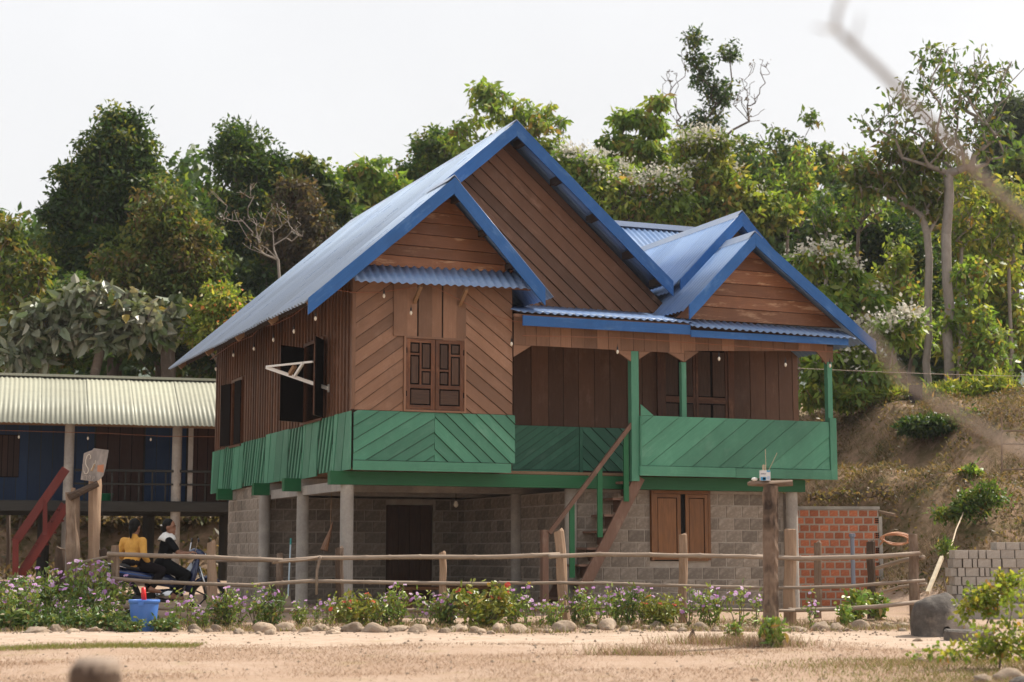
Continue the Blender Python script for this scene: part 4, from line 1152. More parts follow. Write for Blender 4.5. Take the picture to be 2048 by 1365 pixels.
# ------------------------------------------------------------------ stack of pale concrete blocks
stk = at(1975, 1205, 24.6)
ZS = g(stk.x, 24.6)
CBM = mdata('concrete_block', *cbox(-0.5, 0.5, 0, 1, 0, 1, 0.02), M['pale_block'])
zb_ = at(1950, 1207, 24.5).z
zt1 = at(1950, 1100, 24.5).z
RH = (zt1 - zb_) / 6
rows = 6
mound = None
srng = random.Random(5)
for r_ in range(rows + 1):
    xl = 1905 - r_ * 1.2 + (0 if r_ % 2 else 6) if r_ < 5 else (1910 if r_ == 5 else 1912)
    x = at(xl, 1150, 24.5).x
    xr = at(2080, 1150, 24.5).x
    k = 0
    while x < xr:
        ww = srng.choice([0.065, 0.075, 0.10, 0.13, 0.135, 0.20, 0.27]) if x < at(2000, 1150, 24.5).x else srng.choice([0.13, 0.14, 0.20, 0.21])
        k += 1
        top_step = (r_ == rows and x < at(1990, 1150, 24.5).x)
        dz = RH * 0.94
        y0 = 24.5 + srng.uniform(-0.02, 0.025) + (0.02 if r_ == rows else 0.0)
        if not (r_ == rows and x < at(1988, 1150, 24.5).x):
            o = inst('concrete_block', CBM, None, (x + ww / 2, y0, zb_ + r_ * RH), (0, 0, srng.uniform(-0.02, 0.02)), (ww - 0.008, 0.30, RH - 0.005 if r_ < rows else RH * 0.85))
            tag(o, 'pale concrete block, %s from left in the %s course up of the stack' % (ordn(k), ordn(r_ + 1)), 'block', 'stacked pale concrete blocks')
        x += ww + srng.uniform(0.002, 0.012)
ped = inst('stack_plinth', mdata('stack_plinth', *box(-0.75, 1.2, -0.30, 0.45, -0.5, 0.0), M['pale_block']), None, (at(1950, 1207, 24.5).x, 24.5, zb_ - 0.003))
tag(ped, 'levelled earth pad under the stack of pale concrete blocks', 'pad')

# ------------------------------------------------------------------ stones
def rockmesh(name, seed, sub=2, flat=0.62, rough=0.22, mat='rock'):
    import bmesh
    bm = bmesh.new(); bmesh.ops.create_icosphere(bm, subdivisions=sub, radius=0.5)
    rr = np.random.default_rng(seed)
    D = rr.normal(size=(7, 3)); ph = rr.uniform(0, 6, 7); am = rr.uniform(0.4, 1, 7)
    for v in bm.verts:
        d = v.co.normalized(); s = 0
        for k in range(7):
            s += am[k] * math.sin(2.2 * (k * 0.35 + 0.8) * d.dot(Vector(D[k])) + ph[k])
        v.co *= 1 + rough * s / 3
        v.co.z *= flat
        if v.co.z < -0.22: v.co.z = -0.22
    me = bpy.data.meshes.new(name); bm.to_mesh(me); bm.free()
    me.materials.append(M[mat])
    me.polygons.foreach_set('use_smooth', [True] * len(me.polygons))
    return me
ROCKS = [rockmesh('border_stone', s, 3, f, r_) for s, f, r_ in ((1, .6, .3), (2, .7, .25), (3, .5, .35), (4, .62, .3), (5, .8, .32), (6, .55, .28), (8, .66, .36), (9, .45, .3), (21, .7, .4), (22, .5, .38))]
big = [(390, 1255, 28), (432, 1250, 26), (480, 1262, 26), (530, 1256, 42), (568, 1252, 36), (612, 1257, 26), (640, 1254, 34), (706, 1257, 52), (748, 1260, 40), (665, 1265, 26), (790, 1256, 36), (835, 1258, 34), (888, 1258, 24),
       (916, 1251, 32), (958, 1254, 30), (998, 1251, 30), (1040, 1251, 42), (1078, 1248, 16), (1125, 1247, 48), (1185, 1241, 26), (1215, 1241, 40), (1255, 1243, 18), (1312, 1239, 34), (1352, 1241, 36), (1398, 1243, 34), (1440, 1240, 30), (1478, 1243, 20),
       (1590, 1243, 30), (1606, 1250, 22), (1640, 1242, 40), (1672, 1241, 30), (1722, 1240, 34), (1752, 1240, 26), (1778, 1240, 26), (1808, 1238, 24), (110, 1257, 24), (75, 1263, 46), (185, 1262, 28), (228, 1252, 22), (145, 1262, 22), (12, 1248, 18)]
sr2 = random.Random(12)
small = [(x + sr2.uniform(-8, 8), sr2.uniform(1240, 1266) - (x > 1050) * 8, sr2.uniform(9, 22)) for x in list(range(350, 1500, 22)) + list(range(1590, 1830, 20)) + list(range(5, 240, 40))]
for nm_, lst, lab in (('border_stone', big, 'larger rounded tan stone, %s from the left edging the flower bed'), ('pebble_stone', small, 'small tan stone, %s from the left among those edging the flower bed')):
    lst.sort()
    for i, (x, y, wpx) in enumerate(lst):
        d = 21.6 - (y - 1250) * 0.045
        c = at(x, y, d)
        s = wpx / FPX * d * 1.12
        o = inst(nm_, ROCKS[(i * 7 + i // 3) % 10], None, (c.x, d, g(c.x, d) + 0.02 * s), (random.uniform(-.3, .3), random.uniform(-.3, .3), random.uniform(0, 6.28)), (s * random.uniform(.9, 1.2), s * random.uniform(.7, .95), s * random.uniform(.75, 1.2)))
        tag(o, lab % ordn(i + 1), 'stone', 'stones edging the flower bed')
for i, (x, y, wpx, lab) in enumerate(((1836, 1279, 18, 'small pale stone on the road just left of the boulder base'), (240, 1345, 20, None), (1509, 1353, 18, 'small reddish stone lying on the road left of the offering post foot'), (1840, 1322, 26, 'flat pale stone on the grass before the yellow-green bush'))):
    if lab is None: continue
    d = CAMH * FPX / (y - HZ)
    c = at(x, y, d); s = wpx / FPX * d
    tag(inst('road_stone', ROCKS[i], None, (c.x, d, g(c.x, d) + 0.08 * s), (0, 0, i), (s, s * .8, s * .8)), lab, 'stone')
bd = 20.6
c = at(1880, 1270, bd)
import bmesh
sil = [(1826, 1278), (1825, 1250), (1826, 1225), (1833, 1206), (1850, 1196), (1870, 1191), (1893, 1190), (1906, 1197), (1920, 1214), (1934, 1236), (1944, 1252), (1945, 1266), (1935, 1278)]
sp3 = []
for i in range(len(sil) - 1):
    for k in range(4):
        f = k / 4; sp3.append((sil[i][0] * (1 - f) + sil[i + 1][0] * f, sil[i][1] * (1 - f) + sil[i + 1][1] * f))
sp3.append(sil[-1])
cx0 = 1878; cz0 = 1262
Vb, Fb = [], []
nsec = 17; ns = len(sp3)
for j in range(nsec):
    v = -1 + 2 * j / (nsec - 1)
    k = max(0.02, (1 - abs(v) ** 2.6)) ** 0.5
    for (x, y) in sp3:
        px, pz = (x - cx0) * k / FPX * bd, (cz0 - y) * (k if y < cz0 else 1) / FPX * bd
        q = Vector((px, v * 0.30, pz))
        nz = 0.018 * math.sin(9 * q.x + 3) * math.sin(11 * q.z + 8 * q.y) + 0.010 * math.sin(27 * q.x + 13 * q.z) * math.sin(21 * q.y + 2)
        Vb.append(q * (1 + nz * 2.2))
for j in range(nsec - 1):
    for i in range(ns - 1):
        Fb.append((j * ns + i, j * ns + i + 1, (j + 1) * ns + i + 1, (j + 1) * ns + i))
me = mdata('boulder', Vb, Fb, M['boulder'], True, False)
o = inst('boulder', me, None, (at(1878, 1262, bd).x, bd, at(1878, 1262, bd).z), (0, 0, R(4)))
tag(o, 'large dark grey boulder with a pale patch beside the road', 'boulder')
c = at(1930, 1268, 19.3)
tag(inst('stone_slab', mdata('stone_slab', *cbox(-0.22, 0.30, -0.15, 0.15, -0.05, 0.11, 0.02), M['boulder']), None, (c.x, 19.3, g(c.x, 19.3)), (0.02, 0.03, R(-8))), 'squared grey stone slab at the foot of the boulder', 'stone')
for i, (x, y, wpx, lab) in enumerate(((2020, 1345, 60, 'wide pale stone under the leafy bush at the lower right'), (1965, 1350, 45, 'small round pale stone left of the wide stone under the bush'), (2045, 1362, 70, 'dark stone at the lower right corner below the bush'))):
    d = CAMH * FPX / (y + 10 - HZ); c = at(x, y, d); s = wpx / FPX * d
    tag(inst('bush_stone', ROCKS[(i * 3) % 8] if i < 2 else rockmesh('bush_stone', 40, 2, .6, .2, 'boulder'), None, (c.x, d, g(c.x, d) + 0.1 * s), (0.1, 0, i * 2.0), (s, s * .8, s * .8)), lab, 'stone')

# ------------------------------------------------------------------ bucket
bk = empty('bucket', (at(287, 1262, 21.4).x, 21.4, g(at(287, 1262, 21.4).x, 21.4)))
tag(bk, 'blue ribbed plastic bucket with a red handle standing in it', 'bucket')
M['bucket'] = plain('blue_plastic', (0.055, 0.15, 0.46), 0.45, nscale=5, c2=(0.07, 0.19, 0.52))
prof = [(0.135, -0.01), (0.142, 0.0), (0.165, 0.20), (0.178, 0.335), (0.178, 0.345), (0.192, 0.35), (0.194, 0.385), (0.188, 0.39), (0.182, 0.385), (0.17, 0.34), (0.135, 0.02), (0.01, 0.015)]
Vb, Fb = lathe(prof, 36)
Vb = [((v[0] * (1 + (0.008 if (i % 36) % 3 == 0 else 0)), v[1] * (1 + (0.008 if (i % 36) % 3 == 0 else 0)), v[2]) if i < 36 * 5 else v) for i, v in enumerate(Vb)]
mk('pail', (Vb, Fb), M['bucket'], bk, True)
mk('lug', box(-0.03, 0.03, -0.205, -0.185, 0.32, 0.37), M['bucket'], bk)
mk('red_handle', join(tube([(0.015, 0.0, 0.20), (0.0, -0.05, 0.45), (-0.004, -0.06, 0.54)], [0.03, 0.032, 0.026], 8)), plain('red_plastic', (0.62, 0.02, 0.02), 0.35), bk, True)

# ------------------------------------------------------------------ foreground post and twiggy branch (out of focus)
fp = empty('foreground_post', (at(188, 1330, 5.0).x, 5.0, g(at(188, 1330, 5.0).x, 5.0)))
tag(fp, 'blurred top of a round grey post close to the camera', 'post')
zt_ = at(188, 1330, 5.0).z
mk('post', tube([(0, 0, -0.1), (0.0, 0, 0.25), (0.005, 0, zt_ - fp.location.z - 0.03), (0.006, 0.003, zt_ - fp.location.z - 0.018)], [0.076, 0.076, 0.075, 0.072], 14, jit=0.03), M['post_dark'], fp)
mk('cut_top', lathe([(0.074, -0.030), (0.070, -0.008), (0.055, 0.006), (0.02, 0.010)], 14, (0.008, 0.005, zt_ - fp.location.z + 0.0125)), M['rail'], fp)
brt = empty('leafless_tree', (1.60, 2.9, g(1.60, 2.9)))
tag(brt, 'bare pale branches of a leafless tree close to the camera at the right edge', 'tree')
BO = brt.location
def br_(pix, r0, r1):
    P = [(at(x, y, dd * 0.58) - BO) for x, y, dd in pix]
    rr = [0.36 * (r0 + (r1 - r0) * i / (len(P) - 1)) for i in range(len(P))]
    return mk('branch', tube(P, rr, 8, jit=0.05), M['bark_pale'], brt, True)
mk('trunk', tube([Vector((0, 0, -0.1)), Vector((0.03, 0, 0.8)), Vector((0.0, -0.05, 1.7)), Vector((0.06, 0, 2.6))], [0.06, 0.05, 0.04, 0.02], 10, jit=0.05), M['bark_pale'], brt, True)
br_([(2900, 760, 5.0), (2420, 610, 4.8), (2048, 432, 4.6), (1950, 345, 4.55), (1890, 272, 4.5), (1830, 215, 4.5), (1760, 140, 4.5), (1700, 85, 4.45), (1668, 55, 4.4)], 0.030, 0.013)
br_([(1668, 58, 4.4), (1676, 20, 4.4), (1692, -20, 4.4)], 0.012, 0.010)
br_([(1672, 60, 4.4), (1652, 60, 4.35), (1630, 54, 4.3)], 0.008, 0.005)
br_([(1705, 92, 4.45), (1715, 60, 4.4), (1722, 28, 4.4)], 0.006, 0.004)
br_([(2900, 1260, 5.0), (2400, 1080, 4.7), (2048, 908, 4.4), (1960, 858, 4.3), (1880, 806, 4.2), (1800, 758, 4.1), (1762, 700, 4.05), (1730, 655, 4.0)], 0.024, 0.010)

# ------------------------------------------------------------------ vegetation
PAL = {
 'lime':   [((0.19, 0.225, 0.035), 3), ((0.27, 0.275, 0.05), 3), ((0.13, 0.175, 0.03), 2), ((0.34, 0.25, 0.06), .6)],
 'dark':   [((0.030, 0.060, 0.018), 4), ((0.045, 0.085, 0.022), 3), ((0.080, 0.115, 0.025), 2), ((0.16, 0.17, 0.035), .9)],
 'mid':    [((0.050, 0.095, 0.022), 3), ((0.080, 0.125, 0.028), 3), ((0.13, 0.155, 0.035), 2), ((0.16, 0.12, 0.035), .5)],
 'light':  [((0.095, 0.155, 0.030), 3), ((0.14, 0.195, 0.038), 3), ((0.20, 0.225, 0.05), 2), ((0.22, 0.15, 0.05), .6)],
 'autumn': [((0.070, 0.105, 0.024), 4), ((0.12, 0.135, 0.032), 3), ((0.20, 0.155, 0.045), 1), ((0.12, 0.085, 0.035), .8)],
 'brown':  [((0.11, 0.080, 0.048), 3), ((0.085, 0.085, 0.03), 2), ((0.14, 0.10, 0.055), 2), ((0.07, 0.055, 0.032), 2)],
 'grey':   [((0.22, 0.235, 0.165), 3), ((0.17, 0.195, 0.12), 3), ((0.30, 0.29, 0.215), 2), ((0.085, 0.12, 0.04), 1.5), ((0.36, 0.27, 0.05), .25)],
 'shrub':  [((0.10, 0.145, 0.028), 3), ((0.16, 0.20, 0.035), 3), ((0.24, 0.235, 0.05), 2), ((0.25, 0.16, 0.05), .5)],
 'scrub':  [((0.18, 0.125, 0.07), 4), ((0.12, 0.095, 0.045), 3), ((0.085, 0.095, 0.026), 1.6), ((0.26, 0.19, 0.115), 2)],
 'hazy':   [((0.050, 0.075, 0.040), 3), ((0.068, 0.090, 0.048), 3), ((0.09, 0.10, 0.05), 1)],
}
PALK = {'dark': 1.2, 'mid': 1.4, 'light': 1.6, 'autumn': 1.3, 'shrub': 1.5, 'brown': 1.0}
def leaves(P, L, W, pal, droop=0.5, out=None, fold=0.18, jit=0.22, cidx=None, rng=RNG, round_=False):
    n = len(P)
    D = rng.normal(size=(n, 3))
    if out is not None: D += out * 0.7
    D[:, 2] -= droop
    D /= np.linalg.norm(D, axis=1)[:, None]
    T = rng.normal(size=(n, 3)); T[:, 2] += 0.5
    Sd = np.cross(D, T); Sd /= np.linalg.norm(Sd, axis=1)[:, None] + 1e-9
    Nn = np.cross(Sd, D)
    l = L * rng.uniform(0.45, 1.45, (n, 1)); w_ = W * rng.uniform(0.7, 1.2, (n, 1))
    if round_:
        cv = rng.uniform(0.02, 0.16, (n, 1)) * l
        tip = P + D * l - Nn * cv
        l1, l2 = P + D * l * 0.28 + Sd * w_ * 0.46 + Nn * (fold * w_), P + D * l * 0.66 + Sd * w_ * 0.40 + Nn * (fold * w_ - cv * 0.4)
        r1, r2 = P + D * l * 0.28 - Sd * w_ * 0.46 + Nn * (fold * w_), P + D * l * 0.66 - Sd * w_ * 0.40 + Nn * (fold * w_ - cv * 0.4)
        V = np.stack([P, l1, l2, tip, P, tip, r2, r1], 1).reshape(-1, 3)
    else:
        V = np.stack([P, P + D * l * 0.45 + Sd * w_ * 0.5 + Nn * fold * w_, P + D * l, P + D * l * 0.45 - Sd * w_ * 0.5 + Nn * fold * w_], 1).reshape(-1, 3)
    cols = np.array([c_ for c_, _ in PAL[pal]]) * PALK.get(pal, 1.0); wt = np.array([w2 for _, w2 in PAL[pal]]); wt = wt / wt.sum()
    if cidx is None: k = rng.choice(len(cols), n, p=wt)
    else:
        per = rng.choice(len(cols), int(cidx.max()) + 1, p=wt); k = per[cidx]
        sw = rng.random(n) < 0.35
        k[sw] = rng.choice(len(cols), int(sw.sum()), p=wt)
    C = cols[k] * rng.uniform(1 - jit, 1 + jit, (n, 1)) * rng.uniform(0.93, 1.07, (n, 3))
    if round_: C = np.repeat(C, 2, axis=0)
    return V, C
def quadmesh(name, V, C, mat):
    n = len(V) // 4
    me = bpy.data.meshes.new(name)
    me.vertices.add(len(V)); me.vertices.foreach_set('co', V.astype(np.float32).ravel())
    me.loops.add(n * 4); me.loops.foreach_set('vertex_index', np.arange(n * 4, dtype=np.int32))
    me.polygons.add(n); me.polygons.foreach_set('loop_start', np.arange(0, n * 4, 4, dtype=np.int32))
    me.update(calc_edges=True)
    at_ = me.attributes.new('Col', 'FLOAT_COLOR', 'FACE')
    at_.data.foreach_set('color', np.concatenate([C, np.ones((n, 1))], 1).astype(np.float32).ravel())
    me.materials.append(mat)
    return me
def skeleton(base, trunk_top, clumps, r0, rmin=0.012, sides=5, bend=0.12, rng=RNG, rise=0.7):
    # connect every clump to the nearest lower node; radii follow the number of branches carried
    nodes = [np.array(base, float)]; par = [-1]
    nt_ = 7
    for k in range(1, nt_ + 1):
        f = k / nt_
        p = np.array(base) * (1 - f) + np.array(trunk_top) * f
        if k < nt_: p[:2] += rng.normal(0, 0.03, 2)
        nodes.append(p); par.append(len(nodes) - 2)
    order = np.argsort(np.linalg.norm(clumps - np.array(trunk_top), axis=1))
    ends = []
    for i in order:
        c = clumps[i]
        A = np.array(nodes)[2:]
        dv = c - A
        hd_ = np.linalg.norm(dv[:, :2], axis=1)
        dist = np.linalg.norm(dv, axis=1) + np.maximum(0, A[:, 2] - c[2] + rise * hd_) * 1.6
        j = int(np.argmin(dist)) + 2
        s = nodes[j]; L = np.linalg.norm(c - s)
        m = max(1, int(L / 0.6)); prev = j
        up = np.array([0, 0, 1.0]) * L * 0.10
        off = rng.normal(0, bend * L * 0.35, 3)
        for q in range(1, m + 1):
            f = q / m
            p = s * (1 - f) + c * f + (off + up) * math.sin(math.pi * f) * (1 if q < m else 0)
            nodes.append(p); par.append(prev); prev = len(nodes) - 1
        ends.append(prev)
    cnt = np.zeros(len(nodes))
    for e in ends:
        k = e
        while k >= 0:
            cnt[k] += 1; k = par[k]
    rad = np.maximum(rmin, r0 * (cnt / max(1, cnt[0])) ** 0.55)
    V, F = [], []
    # one frustum per edge
    trunk_parts, branch_parts = ([], []), ([], [])
    ang = np.arange(sides) * 2 * math.pi / sides
    for k in range(1, len(nodes)):
        p, q = nodes[par[k]], nodes[k]
        d = q - p; L = np.linalg.norm(d)
        if L < 1e-5: continue
        d /= L
        ref = np.array([0, 0, 1.0]) if abs(d[2]) < 0.9 else np.array([1.0, 0, 0])
        s = np.cross(d, ref); s /= np.linalg.norm(s); t = np.cross(s, d)
        ring = np.cos(ang)[:, None] * s + np.sin(ang)[:, None] * t
        r1, r2 = min(rad[par[k]], rad[k] * 1.25), rad[k]
        if k <= nt_: r1 = rad[par[k]]
        VV, FF = trunk_parts if k <= nt_ else branch_parts
        n0 = len(VV)
        VV.extend((p + ring * r1).tolist()); VV.extend((q + d * r2 * 0.3 + ring * r2).tolist())
        for a in range(sides):
            b = (a + 1) % sides
            FF.append((n0 + a, n0 + b, n0 + sides + b, n0 + sides + a))
    return trunk_parts, branch_parts
def lobes_pts(lobes, d, n, rng, shell=2.2, even=0.5):
    # every lobe breaks up into uneven boughs, every bough into leaf clumps
    ar = np.array([l[2] * l[3] for l in lobes], float); ar /= ar.sum()
    out, li = [], []
    for l, f in zip(lobes, ar):
        m = max(3, int(round(n * f)))
        dd = d + (l[4] if len(l) > 4 else 0)
        c = np.array(at(l[0], l[1], dd)); sx = l[2] * dd / FPX; sz = l[3] * dd / FPX; sy = min(sx, sz) * 0.9 if sx < 2 * sz else sz * 1.3
        K = max(5, int(m / 5))
        u_ = rng.normal(size=(K, 3)); u_ /= np.linalg.norm(u_, axis=1)[:, None]
        sub = u_ * (rng.random((K, 1)) ** (1 / shell)) * rng.choice([0.8, 0.95, 1.12], (K, 1), p=[.4, .4, .2])
        rs = rng.uniform(0.18, 0.42, K)
        k = rng.choice(K, m, p=rs / rs.sum())
        o = rng.normal(size=(m, 3)); o /= np.linalg.norm(o, axis=1)[:, None]
        o *= rng.random((m, 1)) ** 0.4 * rs[k][:, None] * np.array([1, 1, 0.8])
        wz = rng.random(m) < 0.12
        p = sub[k] * np.where(wz, 1.15, 1.0)[:, None] + o
        fr_ = rng.random(m) < even
        q_ = rng.normal(size=(m, 3)); q_ /= np.linalg.norm(q_, axis=1)[:, None]; q_ *= rng.random((m, 1)) ** (1 / 2.4) * 1.02
        p = np.where(fr_[:, None], q_, p)
        out.append(c + p * np.array([sx, sy, sz])); li.append(wz)
    return np.concatenate(out), np.concatenate(li)
def tree(name, label, cat, bpx, d, lobes, leaf=0.16, clumps=90, per=55, spread=0.32, pal='mid', r0=0.12, bark='bark', droop=0.5, group=None,
         flowers=0, fcol=(0.62, 0.60, 0.50), asp=0.5, seed=1, top=None, mat='leaf', flat=0.65, sides=5, leafless=0.0, shell=2.2, rmin=0.012, round_=False, even=0.5, fine=1.0):
    leaf /= fine ** 0.6; per = int(per * fine)
    if d > 30:
        if per / fine < 80: clumps, per, spread, r0, leafless = int(clumps * 3.0), max(3, int(per * 0.44)), spread * 0.64, r0 * 0.75, max(leafless, 0.24)
        else: clumps, per, spread = int(clumps * 1.9), int(per * 0.55), spread * 0.80
        if leafless > 0.5: rmin *= 0.8
    rng = np.random.default_rng(seed)
    b = at(bpx, 1000, d); zb = g(b.x, d)
    CL, WZ = lobes_pts(lobes, d, int(clumps * 1.25), rng, shell, even)
    CL[:, 2] = np.maximum(CL[:, 2], zb + 0.15)
    root = empty(name, (b.x, d, zb))
    tag(root, label, cat, group)
    org = np.array([b.x, d, zb])
    if top is None:
        cm = CL.mean(0); ttop = np.array([b.x * 0.4 + cm[0] * 0.6, d * 0.4 + cm[1] * 0.6, zb + (CL[:, 2].min() - zb) * 0.6 + (cm[2] - zb) * 0.3])
        ttop[2] = max(ttop[2], zb + 0.3)
    else: ttop = np.array(at(top[0], top[1], d))
    tp, bp = skeleton(np.array([0, 0, -0.2]), ttop - org, CL - org, r0, rmin, sides, rng=rng)
    mk('trunk', tp, M[bark], root, True)
    if bp[0]: mk('branches', bp, M[bark], root, True)
    keep = rng.random(len(CL)) >= leafless
    CC = CL[keep]; WC = WZ[keep]
    if len(CC) == 0: return root
    per_n = np.maximum(4, (rng.normal(per, per * 0.3, len(CC)) * np.where(WC, 0.38, 0.95)).astype(int))
    idx = np.repeat(np.arange(len(CC)), per_n)
    sp = spread * (rng.uniform(0.55, 1.25, len(CC)) * np.where(WC, 0.72, 1.0))[idx][:, None]
    off = rng.normal(size=(len(idx), 3)); off /= np.linalg.norm(off, axis=1)[:, None]
    off = off * rng.random((len(idx), 1)) ** 0.45 * 1.55 * sp * np.array([1, 1, flat])
    P = CC[idx] + off - org
    nrm = off / (np.linalg.norm(off, axis=1)[:, None] + 1e-6)
    V, C = leaves(P, leaf, leaf * asp, pal, droop, nrm, cidx=idx, rng=rng, round_=round_)
    link(bpy.data.objects.new('crown', quadmesh('crown', V, C, M[mat])), root)
    if flowers:
        hi = CC[np.argsort(-(CC[:, 2] - 0.9 * CC[:, 1]) + rng.normal(0, 0.6, len(CC)))][:int(flowers * 1.9)]
        FV, FC = [], []
        pts = []
        for c in hi:
            m = int(rng.integers(24, 48)); o = rng.normal(size=(m, 3)) * np.array([.15, .15, .10]) * rng.uniform(0.8, 1.6); o[:, 2] += spread * 0.75
            pts.append(c - org + o)
        pts = np.concatenate(pts)
        Vf, Cf = leaves(pts, 0.10, 0.085, 'grey', 0.0, None, rng=rng)
        Cf = np.array(fcol) * rng.uniform(0.75, 1.15, (len(pts), 1))
        link(bpy.data.objects.new('blossom', quadmesh('blossom', Vf, Cf, M['petal'])), root)
    return root

GL = 'trees beyond the houses'
def T(label, bpx, d, lobes, **k):
    k.setdefault('group', GL); k.setdefault('even', 0.55 if d > 30 else 0.8); k.setdefault('name', 'tree')
    nm = k.pop('name')
    return tree(nm, label, k.pop('cat', 'tree'), bpx, d, lobes, **k)
# --- left side
T('tall dense dark evergreen tree at the far left with a peaked crown', 230, 47, [(235, 300, 72, 62), (180, 385, 78, 70), (275, 385, 62, 70), (200, 480, 110, 70), (255, 245, 38, 26)], clumps=170, per=105, spread=0.42, leaf=0.24, pal='dark', r0=0.22, seed=3, fine=1.6, name='evergreen_tree')
T('rounded vine-draped tree with a yellow-green dome left of the blue roof', 330, 44.5, [(322, 450, 62, 70), (300, 540, 100, 70), (395, 520, 62, 80), (350, 620, 130, 60)], clumps=170, per=100, spread=0.36, leaf=0.20, pal='autumn', r0=0.2, seed=4, fine=1.4, name='vine_draped_tree', droop=0.9)
T('dark leafy tree with an airy top just left of the blue roof', 500, 49, [(470, 290, 52, 46), (500, 340, 75, 50), (505, 430, 95, 70), (455, 540, 95, 90), (560, 500, 70, 80)], clumps=190, per=100, spread=0.42, leaf=0.22, pal='dark', r0=0.22, seed=5, fine=1.6, name='leafy_tree')
T('brown withered vine tangle hanging over a slim tree beside the roof', 600, 46, [(592, 400, 48, 48), (625, 470, 55, 60), (575, 480, 60, 60)], clumps=80, per=75, spread=0.30, leaf=0.16, pal='brown', r0=0.10, seed=6, name='vine_tangle_tree', droop=1.2)
T('bare pale-limbed dead tree in front of the dark trees', 575, 42, [(430, 385, 20, 15), (470, 430, 45, 25), (500, 380, 30, 20), (545, 430, 50, 30), (525, 480, 40, 40), (590, 460, 25, 40)], clumps=40, per=5, spread=0.15, leaf=0.13, pal='brown', r0=0.05, bark='bark_pale', seed=7, name='dead_tree', leafless=0.8, top=(556, 520), rmin=0.010)
T('slim tree with tufts of leaves rising above the left roof slope', 615, 47, [(608, 330, 34, 20), (640, 365, 28, 20), (655, 430, 40, 35), (690, 400, 26, 30)], clumps=26, per=70, spread=0.26, leaf=0.24, pal='dark', r0=0.08, seed=8, name='slim_tree', droop=1.0)
T('thin yellowing tree at the left edge before the distant hill', 20, 41, [(18, 475, 30, 42), (15, 560, 30, 40), (70, 545, 25, 40), (30, 640, 55, 40)], clumps=55, per=36, spread=0.28, leaf=0.20, pal='autumn', r0=0.07, seed=9, name='thin_tree', droop=0.9)
T('wide tree of large pale grey-green leaves above the cream roof', 190, 40.5, [(190, 605, 105, 38), (90, 655, 75, 42), (300, 635, 85, 42), (45, 700, 50, 35), (225, 660, 100, 36)], clumps=130, per=20, spread=0.34, leaf=0.36, asp=0.62, round_=True, pal='grey', r0=0.16, seed=10, name='large_leaf_tree', droop=0.8, mat='leaf_thick', flat=0.45)
T('yellow-green bush with a few orange sprigs beside the eave tip', 450, 40.5, [(445, 605, 45, 40), (425, 655, 60, 45), (470, 690, 40, 40)], clumps=70, per=90, spread=0.26, leaf=0.15, pal='shrub', r0=0.06, seed=11, name='bush', cat='bush', flowers=3, fcol=(0.62, 0.23, 0.06))
T('low bright bush behind the cream roof at the left edge', 40, 42.5, [(40, 640, 70, 30), (130, 600, 70, 35), (120, 690, 110, 40)], clumps=90, per=80, spread=0.28, leaf=0.17, pal='mid', r0=0.06, seed=12, name='bush', cat='bush')
T('shadowy thicket behind the large-leaved tree', 320, 46.5, [(110, 600, 120, 70), (290, 660, 150, 70), (420, 690, 90, 60), (520, 590, 90, 60)], clumps=150, per=90, spread=0.5, leaf=0.24, pal='dark', r0=0.1, seed=13, name='thicket', cat='bush')
# --- behind the roofs
T('loose green tree with drooping tufts left of the main ridge', 745, 50, [(735, 350, 60, 28), (700, 400, 42, 35), (790, 400, 60, 45), (750, 450, 70, 40)], clumps=66, per=60, spread=0.30, leaf=0.26, pal='light', r0=0.09, seed=14, name='loose_tree', droop=1.1)
T('compact rounded tree just behind the main roof slope', 870, 52, [(868, 300, 48, 42), (850, 355, 60, 45), (900, 350, 45, 40)], clumps=80, per=80, spread=0.30, leaf=0.19, pal='mid', r0=0.12, seed=15, name='round_tree')
T('open-branched tree with leaf tufts above the main ridge', 1020, 50, [(965, 180, 40, 24), (1000, 225, 70, 40), (1080, 240, 60, 45), (940, 280, 55, 35), (1020, 300, 90, 40), (1105, 300, 36, 36)], clumps=58, per=38, spread=0.22, leaf=0.26, pal='light', r0=0.08, seed=16, name='open_tree', droop=1.1, leafless=0.2)
T('umbrella-topped tree with bright crowns right of the main ridge', 1290, 48, [(1258, 232, 38, 22), (1313, 205, 24, 16), (1310, 250, 26, 28), (1230, 285, 30, 25), (1285, 300, 60, 30)], clumps=38, per=72, spread=0.27, leaf=0.26, pal='light', r0=0.08, seed=17, name='umbrella_tree', droop=1.3)
T('tall spindly tree wrapped in dark climbers against the sky', 1410, 55, [(1388, 80, 22, 26), (1400, 140, 26, 40), (1458, 105, 24, 26), (1440, 180, 34, 44), (1410, 250, 40, 50), (1440, 320, 60, 50)], clumps=95, per=38, spread=0.27, leaf=0.18, pal='dark', r0=0.13, seed=18, name='climber_tree')
T('bare spreading branches around the climber-wrapped tree', 1425, 54.6, [(1340, 170, 25, 40), (1500, 200, 40, 60), (1520, 140, 25, 30), (1360, 250, 30, 40), (1370, 120, 12, 40)], clumps=44, per=3, spread=0.15, leaf=0.14, pal='brown', r0=0.07, bark='bark', seed=19, name='bare_tree', leafless=0.9, top=(1415, 330), rmin=0.012)
T('cream-blossomed leafy tree right behind the main gable rake', 1180, 46, [(1170, 340, 60, 32), (1200, 390, 80, 40), (1140, 330, 40, 25)], clumps=70, per=60, spread=0.28, leaf=0.24, pal='light', r0=0.09, seed=20, name='blossom_tree', droop=1.1, flowers=16)
T('cream-blossomed tree above the rear wing roof', 1310, 46.5, [(1290, 380, 80, 45), (1340, 420, 70, 40), (1250, 420, 60, 35)], clumps=85, per=60, spread=0.28, leaf=0.24, pal='light', r0=0.09, seed=21, name='blossom_tree', droop=1.1, flowers=20)
